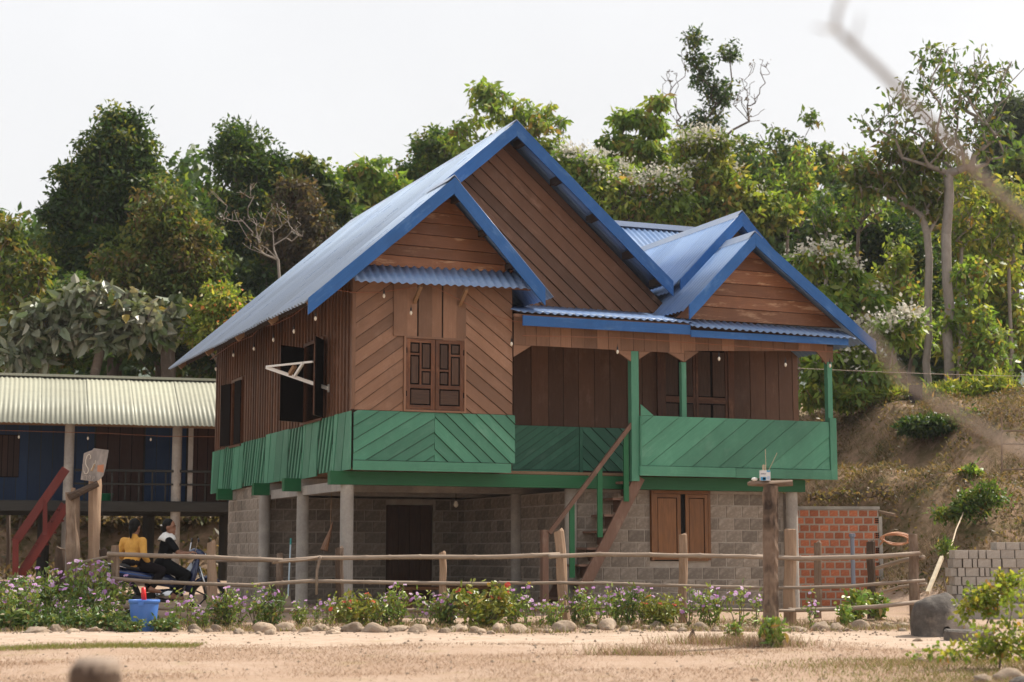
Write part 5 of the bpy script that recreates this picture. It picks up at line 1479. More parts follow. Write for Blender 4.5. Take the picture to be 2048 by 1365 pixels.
T('yellowing blossomed tree behind the second gable peak', 1440, 47, [(1420, 360, 70, 40), (1460, 410, 90, 50), (1540, 420, 60, 45), (1400, 300, 60, 40)], clumps=105, per=55, spread=0.28, leaf=0.24, pal='shrub', r0=0.09, seed=22, name='blossom_tree', droop=1.0, flowers=14)
T('thin dark saplings standing against the sky right of the tall spindly tree', 1560, 54, [(1545, 300, 45, 60), (1600, 320, 45, 60), (1650, 330, 40, 50), (1620, 240, 20, 24)], clumps=66, per=24, spread=0.26, leaf=0.22, pal='mid', r0=0.07, seed=23, name='sapling_clump', droop=0.9, leafless=0.2)
T('dense dark green tree right of the porch gable', 1730, 46.5, [(1690, 440, 75, 55), (1760, 500, 90, 80), (1650, 500, 55, 60), (1730, 600, 110, 80), (1830, 560, 60, 80)], clumps=190, per=105, spread=0.42, leaf=0.21, pal='dark', r0=0.18, seed=24, fine=1.4, name='evergreen_tree')
T('white-flowered large-leaved tree beside the porch gable tip', 1650, 39.5, [(1640, 520, 50, 26), (1690, 545, 38, 22), (1660, 600, 40, 30), (1735, 600, 40, 30)], clumps=44, per=48, spread=0.24, leaf=0.26, pal='light', r0=0.07, seed=25, name='blossom_tree', droop=1.3, flowers=14, fcol=(0.64, 0.61, 0.50))
T('white-flowered tree hanging over the right end of the porch', 1760, 38.2, [(1790, 655, 62, 30), (1700, 690, 50, 30), (1650, 720, 46, 40), (1745, 740, 50, 40), (1700, 790, 60, 30), (1640, 790, 40, 35)], clumps=84, per=46, spread=0.24, leaf=0.24, pal='light', r0=0.08, seed=26, name='blossom_tree', droop=1.3, flowers=24, fcol=(0.64, 0.61, 0.50), bark='bark_pale')
T('tall grey-trunked tree with an open sparse crown at the right', 1905, 40.5, [(1880, 190, 110, 75), (1960, 160, 80, 75), (1775, 245, 75, 55), (1900, 290, 110, 60), (1985, 270, 50, 55), (1870, 120, 70, 40)], clumps=150, per=13, spread=0.24, leaf=0.19, pal='mid', r0=0.17, bark='bark_pale', seed=27, name='sparse_tree', droop=0.9, top=(1893, 470), leafless=0.45, rmin=0.011)
T('second grey trunk with thin russet foliage beside the tall sparse tree', 1858, 41, [(1830, 330, 70, 45), (1760, 370, 60, 40), (1860, 390, 70, 50), (1790, 300, 50, 30), (1700, 330, 40, 30)], clumps=105, per=28, spread=0.26, leaf=0.22, pal='autumn', r0=0.13, bark='bark_pale', seed=28, name='russet_tree', droop=0.9, top=(1855, 470), leafless=0.4)
T('yellow-green leafy tree filling the right edge', 1990, 45, [(1985, 430, 60, 70), (1960, 540, 75, 70), (2010, 640, 60, 80), (1930, 660, 60, 50)], clumps=140, per=52, spread=0.30, leaf=0.24, pal='shrub', r0=0.14, seed=29, name='yellow_green_tree', droop=0.9)
T('dark hazy tree crown at the upper right edge', 2030, 66, [(2020, 240, 48, 55), (2010, 320, 60, 60), (2080, 250, 60, 80), (1960, 360, 50, 40)], clumps=110, per=100, spread=0.5, leaf=0.26, pal='hazy', r0=0.3, seed=30, name='far_tree')
T('thin pale stem with sprays of leaves between the big trunks and the right edge', 1950, 40.5, [(1945, 560, 40, 50), (1930, 640, 45, 45), (1990, 700, 50, 45)], clumps=50, per=34, spread=0.25, leaf=0.2, pal='light', r0=0.06, bark='bark_pale', seed=31, name='thin_tree', top=(1945, 700), droop=0.8)
# shrubs on the bank
GB = 'bushes on the bank behind the porch'
T('dark bush growing on the upper bank right of the porch', 1890, 35.0, [(1895, 880, 62, 42), (1850, 900, 45, 35), (1925, 860, 40, 40)], clumps=100, per=80, spread=0.22, leaf=0.12, pal='dark', r0=0.04, seed=32, name='bush', cat='bush', group=GB)
T('grassy yellow-green undergrowth at the foot of the grey trunks', 1790, 38.0, [(1790, 815, 110, 22), (1690, 815, 60, 20), (1900, 800, 80, 28), (1980, 790, 70, 36)], clumps=170, per=46, spread=0.25, leaf=0.2, asp=0.25, pal='shrub', r0=0.03, seed=33, name='undergrowth', cat='bush', group=GB, droop=-0.3)
T('small bright green weed standing on the path edge of the bank', 1943, 31.0, [(1943, 945, 16, 22), (1938, 975, 14, 12)], clumps=14, per=34, spread=0.10, leaf=0.12, pal='light', r0=0.012, seed=34, name='weed', cat='plant', group=GB)
T('light green weed with spiky leaves above the block stack', 1888, 26.6, [(1887, 1100, 15, 16)], clumps=9, per=26, spread=0.08, leaf=0.10, asp=0.2, pal='mid', r0=0.006, seed=35, name='weed', cat='plant', group=GB, droop=-0.5)
T('green shrub on the slope above the pale pole cord', 1980, 29.5, [(1975, 990, 32, 22), (1935, 1010, 34, 20), (1900, 1040, 30, 14)], clumps=50, per=40, spread=0.14, leaf=0.10, pal='mid', r0=0.015, seed=36, name='bush', cat='bush', group=GB)
T('yellowish weeds on top of the bank over the brick wall', 1720, 31.5, [(1700, 990, 40, 12), (1760, 985, 36, 14), (1640, 995, 30, 10)], clumps=30, per=11, spread=0.16, leaf=0.09, pal='scrub', r0=0.010, seed=37, name='weed', cat='plant', group=GB)
T('dry brown bushes under the far end of the blue house', 300, 43.0, [(280, 1060, 130, 40), (420, 1070, 70, 40), (60, 1060, 80, 40), (400, 1110, 60, 30)], clumps=190, per=44, spread=0.26, leaf=0.15, pal='scrub', r0=0.03, seed=38, name='dry_bush', cat='bush', group=GB)

# many slender stems between the big trees at the right
sl_ = random.Random(9)
for i, (x, d_, yt, yb, pal_, lab) in enumerate(((1600, 50, 300, 460, 'light', 'slender sunlit sapling just right of the second gable peak'), (1655, 45, 390, 560, 'mid', 'slender tree rising behind the porch gable slope'), (1725, 44, 300, 470, 'light', 'slender airy tree over the dense dark evergreen'), (1790, 42.5, 480, 640, 'shrub', 'slim tree with pale leaves left of the two grey trunks'),
                                              (1825, 41.5, 560, 720, 'light', 'thin-stemmed tree close beside the second grey trunk'), (1935, 43, 330, 520, 'shrub', 'slender tree with airy yellow leaves right of the tall grey trunk'), (1965, 40, 620, 760, 'light', 'short slender tree beside the right-hand clothes line end'), (2025, 43.5, 360, 540, 'shrub', 'slender pale-leaved tree cut by the right edge'),
                                              (1240, 50, 300, 400, 'light', 'slender sapling behind the lower end of the main gable rake'), (1370, 50, 260, 420, 'light', 'slender yellow-green tree in front of the climber-wrapped tree'), (1495, 51, 280, 400, 'mid', 'slender tree just left of the second gable peak'), (660, 49, 350, 470, 'light', 'slender tree left of the loose green tree by the roof'))):
    ym = (yt + yb) / 2; hh = (yb - yt) / 2
    T(lab, x + sl_.uniform(-14, 14), d_, [(x, ym - hh * 0.35, 34, hh * 0.6), (x + sl_.uniform(-24, 24), ym + hh * 0.3, 46, hh * 0.6), (x, yt + 6, 16, 18)], clumps=30, per=34, spread=0.30, leaf=0.19, pal=pal_, r0=0.065, seed=100 + i, name='slender_tree', droop=0.9, bark='bark_pale' if i % 2 else 'bark', leafless=0.12)

# far wood behind everything, one mass
rng = np.random.default_rng(77)
P, KK = [], []
def wood_mass(lobes, dd, m, fl=9):
    for cx_, cy_, rx, ry in lobes:
        c = np.array(at(cx_, cy_, dd))
        u_ = rng.normal(size=(24, 3)); u_ /= np.linalg.norm(u_, axis=1)[:, None]
        bo = u_ * rng.random((24, 1)) ** 0.4
        k = rng.integers(0, 24, m)
        o = rng.normal(size=(m, 3)); o /= np.linalg.norm(o, axis=1)[:, None]
        p = bo[k] + o * rng.random((m, 1)) ** 0.45 * rng.uniform(0.22, 0.45, 24)[k][:, None]
        P.append(c + p * np.array([rx * dd / FPX, 3.0, ry * dd / FPX])); KK.append(k + 24 * len(KK))
wood_mass(((-40, 540, 130, 110), (120, 520, 130, 120), (300, 500, 140, 120), (420, 440, 110, 110), (570, 470, 120, 110), (690, 470, 110, 90), (820, 440, 110, 80), (980, 400, 130, 90), (1150, 410, 120, 75), (1290, 400, 120, 80), (1430, 400, 120, 85), (1570, 420, 110, 90), (1700, 430, 120, 100), (1830, 440, 120, 110), (1960, 440, 130, 120), (2090, 430, 120, 130)), 60, 3400)
wood_mass(((40, 760, 260, 120), (400, 720, 260, 110), (760, 640, 240, 120), (1100, 620, 260, 130), (1450, 620, 260, 130), (1750, 660, 220, 130), (2000, 660, 220, 130)), 57, 4200)
P = np.concatenate(P); KK = np.concatenate(KK)
V_, C_ = leaves(P, 0.36, 0.24, 'mid', 0.5, None, cidx=KK, rng=rng)
C_ = C_ * 0.8
fwo = link(bpy.data.objects.new('far_wood', quadmesh('far_wood', V_, C_, M['leaf'])))
tag(fwo, 'dark wood filling in behind the nearer trees', 'wood', kind='stuff')

# ------------------------------------------------------------------ distant hill seen at the left edge
hx = np.linspace(-620, 620, 70); hy = np.linspace(420, 780, 24)
HX, HY = np.meshgrid(hx, hy)
HZ_ = 112 * np.exp(-((HX + 230) / 150) ** 2) * np.exp(-((HY - 600) / 130) ** 2) + 60 * np.exp(-((HX - 150) / 200) ** 2) * np.exp(-((HY - 610) / 130) ** 2) + 4 * np.sin(HX * 0.051) * np.sin(HY * 0.043) + 2 * np.sin(HX * 0.17 + HY * 0.1) + 12
Vh = np.stack([HX.ravel(), HY.ravel(), HZ_.ravel()], 1); nn = len(hx)
Fh = [(j * nn + i, j * nn + i + 1, (j + 1) * nn + i + 1, (j + 1) * nn + i) for j in range(len(hy) - 1) for i in range(nn - 1)]
hl = link(bpy.data.objects.new('hill', mdata('hill', Vh, Fh, plain('hill_forest', (0.045, 0.065, 0.035), 1.0, nscale=0.15, c2=(0.03, 0.05, 0.028)), True, False)))
tag(hl, 'distant wooded hill beyond the left trees', 'hill', kind='structure')

# ------------------------------------------------------------------ scrub and grass, uncountable
def scatter(n, fn, rng):
    out = []
    while sum(len(o) for o in out) < n:
        out.append(fn(n))
    return np.concatenate(out)[:n]
rng = np.random.default_rng(5)
def bank_pts(m):
    x = rng.uniform(4.5, 15, m); y = rng.uniform(26.5, 42, m); z = th(x, y)
    k = (z > 0.30) & (np.sin(x * 2.1 + 1.1 * y) + np.sin(y * 2.7 - x * 0.9) + rng.normal(0, 0.8, m) > -0.1)
    a = (x - OX) * CU + (y - OY) * SU
    k &= (a > 9.0)
    k &= ~((np.abs(y - 24.7) < 0.6) & (x > 6))
    return np.stack([x, y, z], 1)[k]
P = scatter(36000, bank_pts, rng); P[:, 2] += rng.uniform(0, 0.10, len(P))
V_, C_ = leaves(P, 0.10, 0.035, 'scrub', -0.1, None, rng=rng)
def bank2(m):
    x = rng.uniform(-18, 3, m); y = rng.uniform(40, 46, m); z = th(x, y)
    return np.stack([x, y, z], 1)
P2 = scatter(9000, bank2, rng); P2[:, 2] += rng.uniform(0, 0.3, len(P2))
V2, C2 = leaves(P2, 0.2, 0.08, 'scrub', -0.1, None, rng=rng)
so_ = link(bpy.data.objects.new('bank_scrub', quadmesh('bank_scrub', np.concatenate([V_, V2]), np.concatenate([C_, C2]), M['leaf'])))
tag(so_, 'low dry scrub and litter covering the earth bank', 'scrub', kind='stuff')
def blades(P, h, wd, cols, lean, rng):
    n = len(P); a = rng.uniform(0, 2 * np.pi, n)
    s = np.stack([np.cos(a), np.sin(a), np.zeros(n)], 1); hh = h * rng.uniform(0.5, 1.4, (n, 1))
    tip = P + rng.normal(0, lean, (n, 3)) * np.array([1, 1, 0]) * hh + np.array([0, 0, 1]) * hh
    V = np.stack([P - s * wd / 2, P + s * wd / 2, tip + s * wd * 0.1, tip - s * wd * 0.1], 1).reshape(-1, 3)
    C = np.array(cols)[rng.integers(0, len(cols), n)] * rng.uniform(0.75, 1.2, (n, 1))
    return V, C
DRY = [(0.40, 0.285, 0.20), (0.34, 0.23, 0.155), (0.46, 0.345, 0.25), (0.29, 0.19, 0.125)]
GRN = [(0.19, 0.20, 0.045), (0.14, 0.17, 0.035), (0.26, 0.24, 0.07)]
def bankg(m):
    x = rng.uniform(4.5, 14, m); y = rng.uniform(26.5, 40, m); z = th(x, y)
    a = (x - OX) * CU + (y - OY) * SU
    k = (z > 0.25) & (a > 9.0) & (np.sin(x * 3.1 + 2.3 * y) + np.sin(y * 4.1 - x * 1.9) + rng.normal(0, 0.6, m) > 0.3)
    return np.stack([x, y, z], 1)[k]
P = scatter(26000, bankg, rng)
Vg_, Cg_ = blades(P, 0.13, 0.012, [(0.33, 0.24, 0.155), (0.24, 0.175, 0.10), (0.15, 0.135, 0.05), (0.40, 0.305, 0.21)], 0.8, rng)
def fore(m):
    x = rng.uniform(-7, 7, m); y = rng.uniform(11.5, 18.6, m)
    k = (np.sin(x * 1.3 + y) + np.sin(2.1 * y - x * 1.7) + np.sin(3.9 * x + 0.5) * 0.6 + rng.normal(0, 0.9, m) > -0.3)
    return np.stack([x, y, th(x, y)], 1)[k]
P = scatter(52000, fore, rng)
Va, Ca = blades(P, 0.022, 0.005, DRY, 1.0, rng)
def gstrip(m):
    x = rng.uniform(-7.5, -3.3, m); y = 17.6 + (x + 5.2) * 0.32 + rng.normal(0, 0.22, m)
    return np.stack([x, y, th(x, y)], 1)
P = scatter(9000, gstrip, rng); Vb_, Cb_ = blades(P, 0.032, 0.006, GRN, 0.7, rng)
def gright(m):
    x = rng.uniform(2.0, 4.6, m); y = rng.uniform(12.2, 15.8, m)
    k = rng.random(m) < sm(2.0, 3.6, x) * 0.9 + 0.08
    return np.stack([x, y, th(x, y)], 1)[k]
P = scatter(9000, gright, rng); Vc_, Cc_ = blades(P, 0.035, 0.007, GRN + DRY[:2], 0.7, rng)
def edge(m):
    x = rng.uniform(-8, 6, m); y = rng.uniform(21.3, 23.4, m)
    k = (np.sin(x * 2.3 + 3 * y) + rng.normal(0, 0.8, m) > 0.1)
    return np.stack([x, y, th(x, y)], 1)[k]
P = scatter(15000, edge, rng); Vd_, Cd_ = blades(P, 0.06, 0.010, GRN + DRY, 0.6, rng)
def tuft(m):
    c = np.array([(at(1400, 1285, 18.6).x, 18.4), (at(1480, 1290, 18.2).x, 18.2), (at(1540, 1295, 17.9).x, 17.9), (at(1270, 1310, 16.8).x, 16.6)])
    k = rng.integers(0, len(c), m); xy = c[k] + rng.normal(0, 0.16, (m, 2)) * np.array([1.6, .8])
    return np.concatenate([xy, th(xy[:, 0], xy[:, 1])[:, None]], 1)
P = scatter(2500, tuft, rng); Ve_, Ce_ = blades(P, 0.09, 0.008, DRY + GRN[:1], 0.5, rng)
gr_ = link(bpy.data.objects.new('grass', quadmesh('grass', np.concatenate([Va, Vb_, Vc_, Vd_, Ve_, Vg_]), np.concatenate([Ca, Cb_, Cc_, Cd_, Ce_, Cg_]), M['blade'])))
tag(gr_, 'short dry grass with green patches along the road', 'grass', kind='stuff')

# ------------------------------------------------------------------ flower bed
def petal_flower(name, c1, c2, r=0.034, seed=0):
    V, C = [], []
    for k in range(5):
        a = 2 * math.pi * k / 5
        d = np.array([math.cos(a), math.sin(a), 0.0]); s = np.array([-math.sin(a), math.cos(a), 0.0]); z = np.array([0, 0, 1.0])
        V += [z * 0.002, d * r * 0.75 + s * r * 0.52 + z * 0.006, d * r * 1.05 + z * 0.0, d * r * 0.75 - s * r * 0.52 + z * 0.006]
        C.append(c1 if k % 2 else c2)
    V += [np.array(v) for v in ((-0.006, 0, .004), (0, -0.006, .007), (0.006, 0, .004), (0, 0.006, .007))]; C.append((0.55, 0.12, 0.20))
    return quadmesh(name, np.array(V), np.array(C), M['petal'])
FLW = [petal_flower('flower', (0.52, 0.28, 0.55), (0.46, 0.22, 0.48), 0.031), petal_flower('flower', (0.58, 0.38, 0.60), (0.52, 0.32, 0.54), 0.029), petal_flower('flower', (0.62, 0.48, 0.63), (0.56, 0.41, 0.56), 0.027)]
RED = [petal_flower('flower', (0.55, 0.05, 0.035), (0.62, 0.10, 0.05), 0.028), petal_flower('flower', (0.60, 0.16, 0.06), (0.52, 0.05, 0.06), 0.028)]
FV = {}
def plant_variant(key, h, w_, nst, nleaf, L, asp, pal, seed, nfl, droop=-0.1):
    rng = np.random.default_rng(seed)
    stems, tips, lp = [], [], []
    for k in range(nst):
        a = rng.uniform(0, 6.28); r = w_ * rng.uniform(0.15, 1.0) ** 0.7; hh = h * rng.uniform(0.6, 1.0) * (1 - 0.25 * r / w_)
        b = np.array([rng.normal(0, 0.02), rng.normal(0, 0.02), -0.03]); t = np.array([math.cos(a) * r, math.sin(a) * r, hh])
        m = (b + t) / 2 + np.array([math.cos(a), math.sin(a), 0]) * r * 0.15 + rng.normal(0, 0.015, 3)
        pts = [b, m, t]
        stems.append(tube(pts, [0.006, 0.005, 0.003], 4, cap=False)); tips.append(t)
        nl = nleaf // nst
        f = rng.random(nl) ** 0.6
        q = np.where(f[:, None] < 0.5, b + (m - b) * (f[:, None] * 2), m + (t - m) * (f[:, None] * 2 - 1)) + rng.normal(0, 0.030, (nl, 3))
        lp.append(q)
    V, C = leaves(np.concatenate(lp), L, L * asp, pal, droop, None, rng=rng, round_=True)
    fm = quadmesh('foliage', V, C, M['leaf_thick'])
    sm_ = mdata('stem', *join(*stems), M['stem'])
    fl = []
    for k in range(nfl):
        t = tips[k % nst] + rng.normal(0, 0.035, 3) * np.array([1, 1, .7]) * (1 if k < nst else 1.6)
        if k >= nst: t = t - np.array([0, 0, rng.uniform(0, 0.3 * h)])
        fl.append((t, (rng.uniform(0.2, 1.1), rng.uniform(-.5, .5), rng.uniform(-1.2, 1.2))))
    FV[key] = (sm_, fm, fl)
for k in range(5):
    plant_variant('peri%d' % k, 0.50 + 0.05 * k, 0.20, 9 + k % 3, 300, 0.060, 0.5, 'mid' if k % 2 else 'light', 50 + k, (16, 7, 11, 5, 13)[k])
for k in range(2):
    plant_variant('sparse%d' % k, 0.62, 0.14, 4, 80, 0.06, 0.5, 'light', 60 + k, 7)
for k in range(2):
    plant_variant('lant%d' % k, 0.42, 0.28, 22, 900, 0.055, 0.55, 'lime', 70 + k, 8)
plant_variant('green0', 0.40, 0.20, 8, 130, 0.10, 0.6, 'light', 80, 0)
plant_variant('green1', 0.22, 0.26, 18, 420, 0.07, 0.55, 'mid', 81, 0)
def plant(name, key, x, ybase, d, s, label, cat, group, fl=FLW, rz=0.0, sz=1.0):
    c = at(x, ybase, d)
    root = empty(name, (c.x, d, g(c.x, d)), rz); root.scale = (s, s, s * sz)
    tag(root, label, cat, group)
    sm_, fm, fls = FV[key]
    inst('stem', sm_, root); inst('foliage', fm, root)
    for i, (p, r) in enumerate(fls):
        inst('flower', fl[(i + int(x)) % len(fl)], root, tuple(p), (r[0], r[1], r[2] - rz))
    return root
peri = []
rr = random.Random(3)
for x in range(-10, 236, 15):
    peri.append((x + rr.uniform(-6, 6), rr.uniform(22.6, 23.6), rr.uniform(1.05, 1.4)))
for x in range(-5, 230, 22):
    peri.append((x + rr.uniform(-8, 8), rr.uniform(21.9, 22.5), rr.uniform(0.65, 0.9)))
for x in (352, 378, 405, 428, 452, 476, 505, 530, 556, 600, 632, 655, 745, 770, 800, 828, 858, 884, 905, 1030, 1052, 1078, 1102, 1150, 1172, 1192, 1215, 1238, 1258, 1285, 1380, 1402, 1425):
    peri.append((x + rr.uniform(-5, 5), rr.uniform(22.2, 22.85), rr.uniform(0.72, 1.12)))
peri.sort()
for i, (x, d, s) in enumerate(peri):
    plant('periwinkle', ('sparse%d' % (i % 2)) if x > 340 and (i * 7) % 5 in (1, 3) else 'peri%d' % (i % 5), x, 1240, d, s, 'pink flowering periwinkle plant, %s from the left along the fence' % ordn(i + 1), 'flower', 'periwinkles along the fence', rz=rr.uniform(0, 6.28), sz=rr.uniform(0.85, 1.15))
for x, d, s, lab in ((1475, 22.3, 1.18, 'tall leggy pale-flowered plant left of the offering post'), (1505, 22.5, 0.95, 'leggy pink-flowered plant just behind the offering post'), (1622, 22.6, 0.9, 'thin flowering plant just right of the thick pale fence post'), (645, 22.5, 0.8, 'thin pink-flowered sprig by the dangling twig of the fence')):
    plant('leggy_plant', 'sparse%d' % (int(x) % 2), x, 1240, d, s, lab, 'flower', 'leggy flowers along the fence', rz=x)
for x, d, s, k, lab in ((706, 22.1, 1.2, 0, 'yellow-green bush with a few red flowers left of the middle, before the dark post'), (966, 22.2, 1.62, 1, 'largest yellow-green bush dotted with red flowers before the fence'), (1325, 22.2, 1.1, 0, 'rounded yellow-green bush before the shuttered ground-floor window'),
                        (60, 24.2, 1.3, 1, 'reddish flowering bush behind the periwinkles near the red stairs')):
    plant('red_flowered_bush', 'lant%d' % k, x, 1240, d, s, lab, 'bush', 'red-flowered bushes', RED, rz=x)
for x, d, s, k, lab in ((1715, 23.3, 1.2, 0, 'leafy green sapling behind the right end of the fence'), (1760, 23.6, 1.0, 0, 'small leafy sapling beside the dark right fence post'), (1690, 22.6, 0.8, 0, 'low weedy plant under the right end rails'), (1548, 17.8, 0.85, 0, 'bright leafy weed growing round the foot of the offering post'),
                        (1472, 18.6, 0.55, 0, 'small dry sprig growing from a stump left of the offering post'), (330, 21.4, 0.9, 1, 'low green weed just right of the blue bucket'), (215, 21.5, 1.2, 1, 'spreading green weed just left of the blue bucket'), (165, 21.8, 1.0, 1, 'low green weed among the left border stones'), (20, 21.9, 1.3, 1, 'dark green weed patch at the left edge of the bed'), (260, 21.0, 0.75, 1, 'creeping green weed in front of the blue bucket'), (80, 21.9, 1.1, 1, 'green weed mound below the left periwinkles')):
    plant('green_weed', 'green%d' % k, x, 1240, d, s, lab, 'plant', 'green weeds along the bed', rz=x)
sp1 = inst('stump', mdata('stump', *tube([(0, 0, -0.05), (0.0, 0, 0.06), (0.01, 0, 0.16)], [0.05, 0.035, 0.028], 9, jit=0.12), M['post_pale']), None, (at(1475, 1280, 18.6).x, 18.6, g(at(1475, 1280, 18.6).x, 18.6)))
tag(sp1, 'short pale stump on the road left of the offering post', 'stump')
sp2 = inst('stump', mdata('stump', *tube([(0, 0, -0.05), (-0.01, 0, 0.05), (0.005, 0, 0.13)], [0.05, 0.04, 0.012], 9, jit=0.12), M['post_dark']), None, (at(1386, 1278, 19.0).x, 19.0, g(at(1386, 1278, 19.0).x, 19.0)))
tag(sp2, 'small dark pointed stump on the road further left of the pale stump', 'stump')

# bush in the lower right, close to the camera
T('large yellow-green leafy bush in the lower right foreground', 2010, 14.2, [(2010, 1285, 60, 34), (1935, 1325, 60, 22), (2040, 1230, 26, 50), (1975, 1280, 44, 22), (2045, 1180, 20, 26), (2060, 1320, 60, 36), (1870, 1345, 50, 12)], clumps=100, per=8, spread=0.09, leaf=0.05, asp=0.75, round_=True, pal='shrub', r0=0.010, top=(1995, 1362), seed=41, name='foreground_bush', cat='bush', group='foreground bushes', droop=0.3, rmin=0.003)
T('thin leggy yellow sprays rising behind the foreground bush', 1960, 15.4, [(1955, 1200, 25, 24), (1930, 1230, 12, 22), (1990, 1200, 30, 30), (2020, 1160, 30, 16)], clumps=46, per=16, spread=0.06, leaf=0.05, asp=0.75, round_=True, pal='shrub', r0=0.008, top=(1965, 1275), seed=42, name='leggy_bush', cat='bush', group='foreground bushes', droop=0.3, rmin=0.003)
for o in bpy.data.objects:
    if o.get('label') == 'thin dark saplings standing against the sky right of the tall spindly tree': o['category'] = 'tree'
# cloth, wire, pen frame at the right
clo = empty('dark_cloth', at(1832, 800, 37.4)); tag(clo, 'dark cloth hanging from a line between the trees', 'cloth')
Vc, Fc = [], []
for i in range(9):
    for j in range(7):
        x = 1818 + 3.4 * i; y = 770 + 62 * j / 6
        Vc.append(at(x + 2 * math.sin(i * 1.3) * j / 6, y, 37.4 + 0.05 * math.sin(i * 1.9 + j * 0.4)) - clo.location)
for i in range(8):
    for j in range(6): Fc.append((i * 7 + j, i * 7 + j + 1, i * 7 + j + 8, i * 7 + j + 7))
n0 = len(Vc); Vc += [v + Vector((0, 0.012, 0)) for v in Vc]; Fc += [tuple(n0 + k for k in reversed(f)) for f in Fc]
mk('fabric', (Vc, Fc), plain('dark_fabric', (0.035, 0.037, 0.045), 0.9), clo, True)
lin = []
for k in range(25):
    f = k / 24
    lin.append(at(1595 + f * 560, 737 + 14 * math.sin(f * 1.6) + f * 3, 34.5 + 3 * f))
lo = inst('clothes_line', mdata('clothes_line', *tube([p - lin[0] for p in lin], 0.006, 4), M['rail']), None, lin[0])
tag(lo, 'pale thin line stretched from the porch across the trees', 'line')
pen = empty('pen_frame', at(2005, 940, 31.5)); tag(pen, 'grey pipe frame with netting at the right edge of the bank', 'frame')
def pp_(x, y): return at(x, y, 31.5) - pen.location
for a, b in (((2003, 835), (2004, 945)), ((2003, 862), (2080, 862)), ((2000, 940), (2080, 938)), ((2003, 888), (2080, 890))):
    mk('bar', tube([pp_(*a), pp_(*b)], 0.018, 6), M['post'], pen)

rng = np.random.default_rng(8)
PV, PF = [], []
x = np.concatenate([rng.uniform(-8, 8, 900), rng.uniform(-8, 7, 900)]); y = np.concatenate([rng.uniform(11.5, 22, 900), rng.uniform(20.6, 22.6, 900)]); z = th(x, y)
oct_ = np.array([(1, 0, 0), (0, 1, 0), (-1, 0, 0), (0, -1, 0), (0, 0, 1), (0, 0, -0.4)])
of = [(0, 1, 4), (1, 2, 4), (2, 3, 4), (3, 0, 4), (1, 0, 5), (2, 1, 5), (3, 2, 5), (0, 3, 5)]
for i in range(len(x)):
    s_ = rng.uniform(0.006, 0.020) * (1.6 if rng.random() < 0.08 else 1); a = rng.uniform(0, 6.28); c_, n_ = math.cos(a), math.sin(a)
    o = oct_ * rng.uniform(0.7, 1.3, (6, 3)) * s_
    o = np.stack([o[:, 0] * c_ - o[:, 1] * n_, o[:, 0] * n_ + o[:, 1] * c_, o[:, 2] * 0.7], 1) + np.array([x[i], y[i], z[i] + s_ * 0.2])
    b0 = len(PV); PV.extend(o.tolist()); PF.extend([tuple(b0 + q for q in f) for f in of])
pb_ = link(bpy.data.objects.new('pebbles', mdata('pebbles', PV, PF, M['rock'], False, False)))
tag(pb_, 'scattered small pebbles on the dirt road', 'pebbles', kind='stuff')

# ------------------------------------------------------------------ motorbike and its two riders
BD = 25.0
bc = at(326, 1228, BD)
BZ = g(bc.x, BD)
BYAW = R(20)
bike = empty('motorbike', (bc.x, BD, BZ), BYAW)
tag(bike, 'dark blue and black step-through motorbike carrying two people behind the fence', 'motorbike')
M['navy_paint'] = plain('navy_gloss', (0.012, 0.022, 0.075), 0.18, spec=0.7)
M['blue_stripe'] = plain('blue_gloss', (0.03, 0.10, 0.38), 0.2, spec=0.7)
M['tyre'] = plain('tyre_rubber', (0.018, 0.017, 0.016), 0.85)
M['chrome'] = plain('chrome', (0.55, 0.55, 0.56), 0.18, 1.0)
M['seat'] = plain('seat_vinyl', (0.022, 0.022, 0.023), 0.5)
M['silver'] = plain('pale_plastic', (0.50, 0.53, 0.58), 0.35)
def torus(c, R_, r, n=28, m=9):
    V, F = [], []
    for i in range(n):
        a = 2 * math.pi * i / n
        for k in range(m):
            b = 2 * math.pi * k / m
            q = R_ + r * math.cos(b)
            V.append((c[0] + q * math.cos(a), c[1] + r * 1.05 * math.sin(b), c[2] + q * math.sin(a)))
    for i in range(n):
        for k in range(m):
            i2, k2 = (i + 1) % n, (k + 1) % m
            F.append((i * m + k, i * m + k2, i2 * m + k2, i2 * m + k))
    return V, F
def wheel(x):
    wv = mk('wheel', torus((x, 0, 0.275), 0.24, 0.038), M['tyre'], bike, True)
    mk('rim', torus((x, 0, 0.275), 0.205, 0.014), M['chrome'], wv, True)
    Vh, Fh = lathe([(0.05, -0.05), (0.055, 0.05)], 12)
    mk('hub', ([(x + v[0], v[2], 0.275 + v[1]) for v in Vh], Fh), M['black'], wv)
    sp = [beam((x + 0.05 * math.cos(a), 0, 0.275 + 0.05 * math.sin(a)), (x + 0.2 * math.cos(a + 0.15), 0, 0.275 + 0.2 * math.sin(a + 0.15)), 0.02, 0.018, (0, 1, 0)) for a in np.arange(5) * 2 * math.pi / 5]
    mk('spokes', join(*sp), M['black'], wv)
wheel(-0.60); wheel(0.64)
def loft(secs, n=12):       # secs: (x, zc, half width y, half height z)
    V, F = [], []
    for x, zc, hy, hz in secs:
        for k in range(n):
            a = 2 * math.pi * k / n; c_, s_ = math.cos(a), math.sin(a)
            V.append((x, hy * math.copysign(abs(c_) ** 0.7, c_), zc + hz * math.copysign(abs(s_) ** 0.7, s_)))
    for i in range(len(secs) - 1):
        for k in range(n):
            j = (k + 1) % n
            F.append((i * n + k, i * n + j, i * n + n + j, i * n + n + k))
    F.append(tuple(range(n - 1, -1, -1))); m = (len(secs) - 1) * n; F.append(tuple(range(m, m + n)))
    return V, F
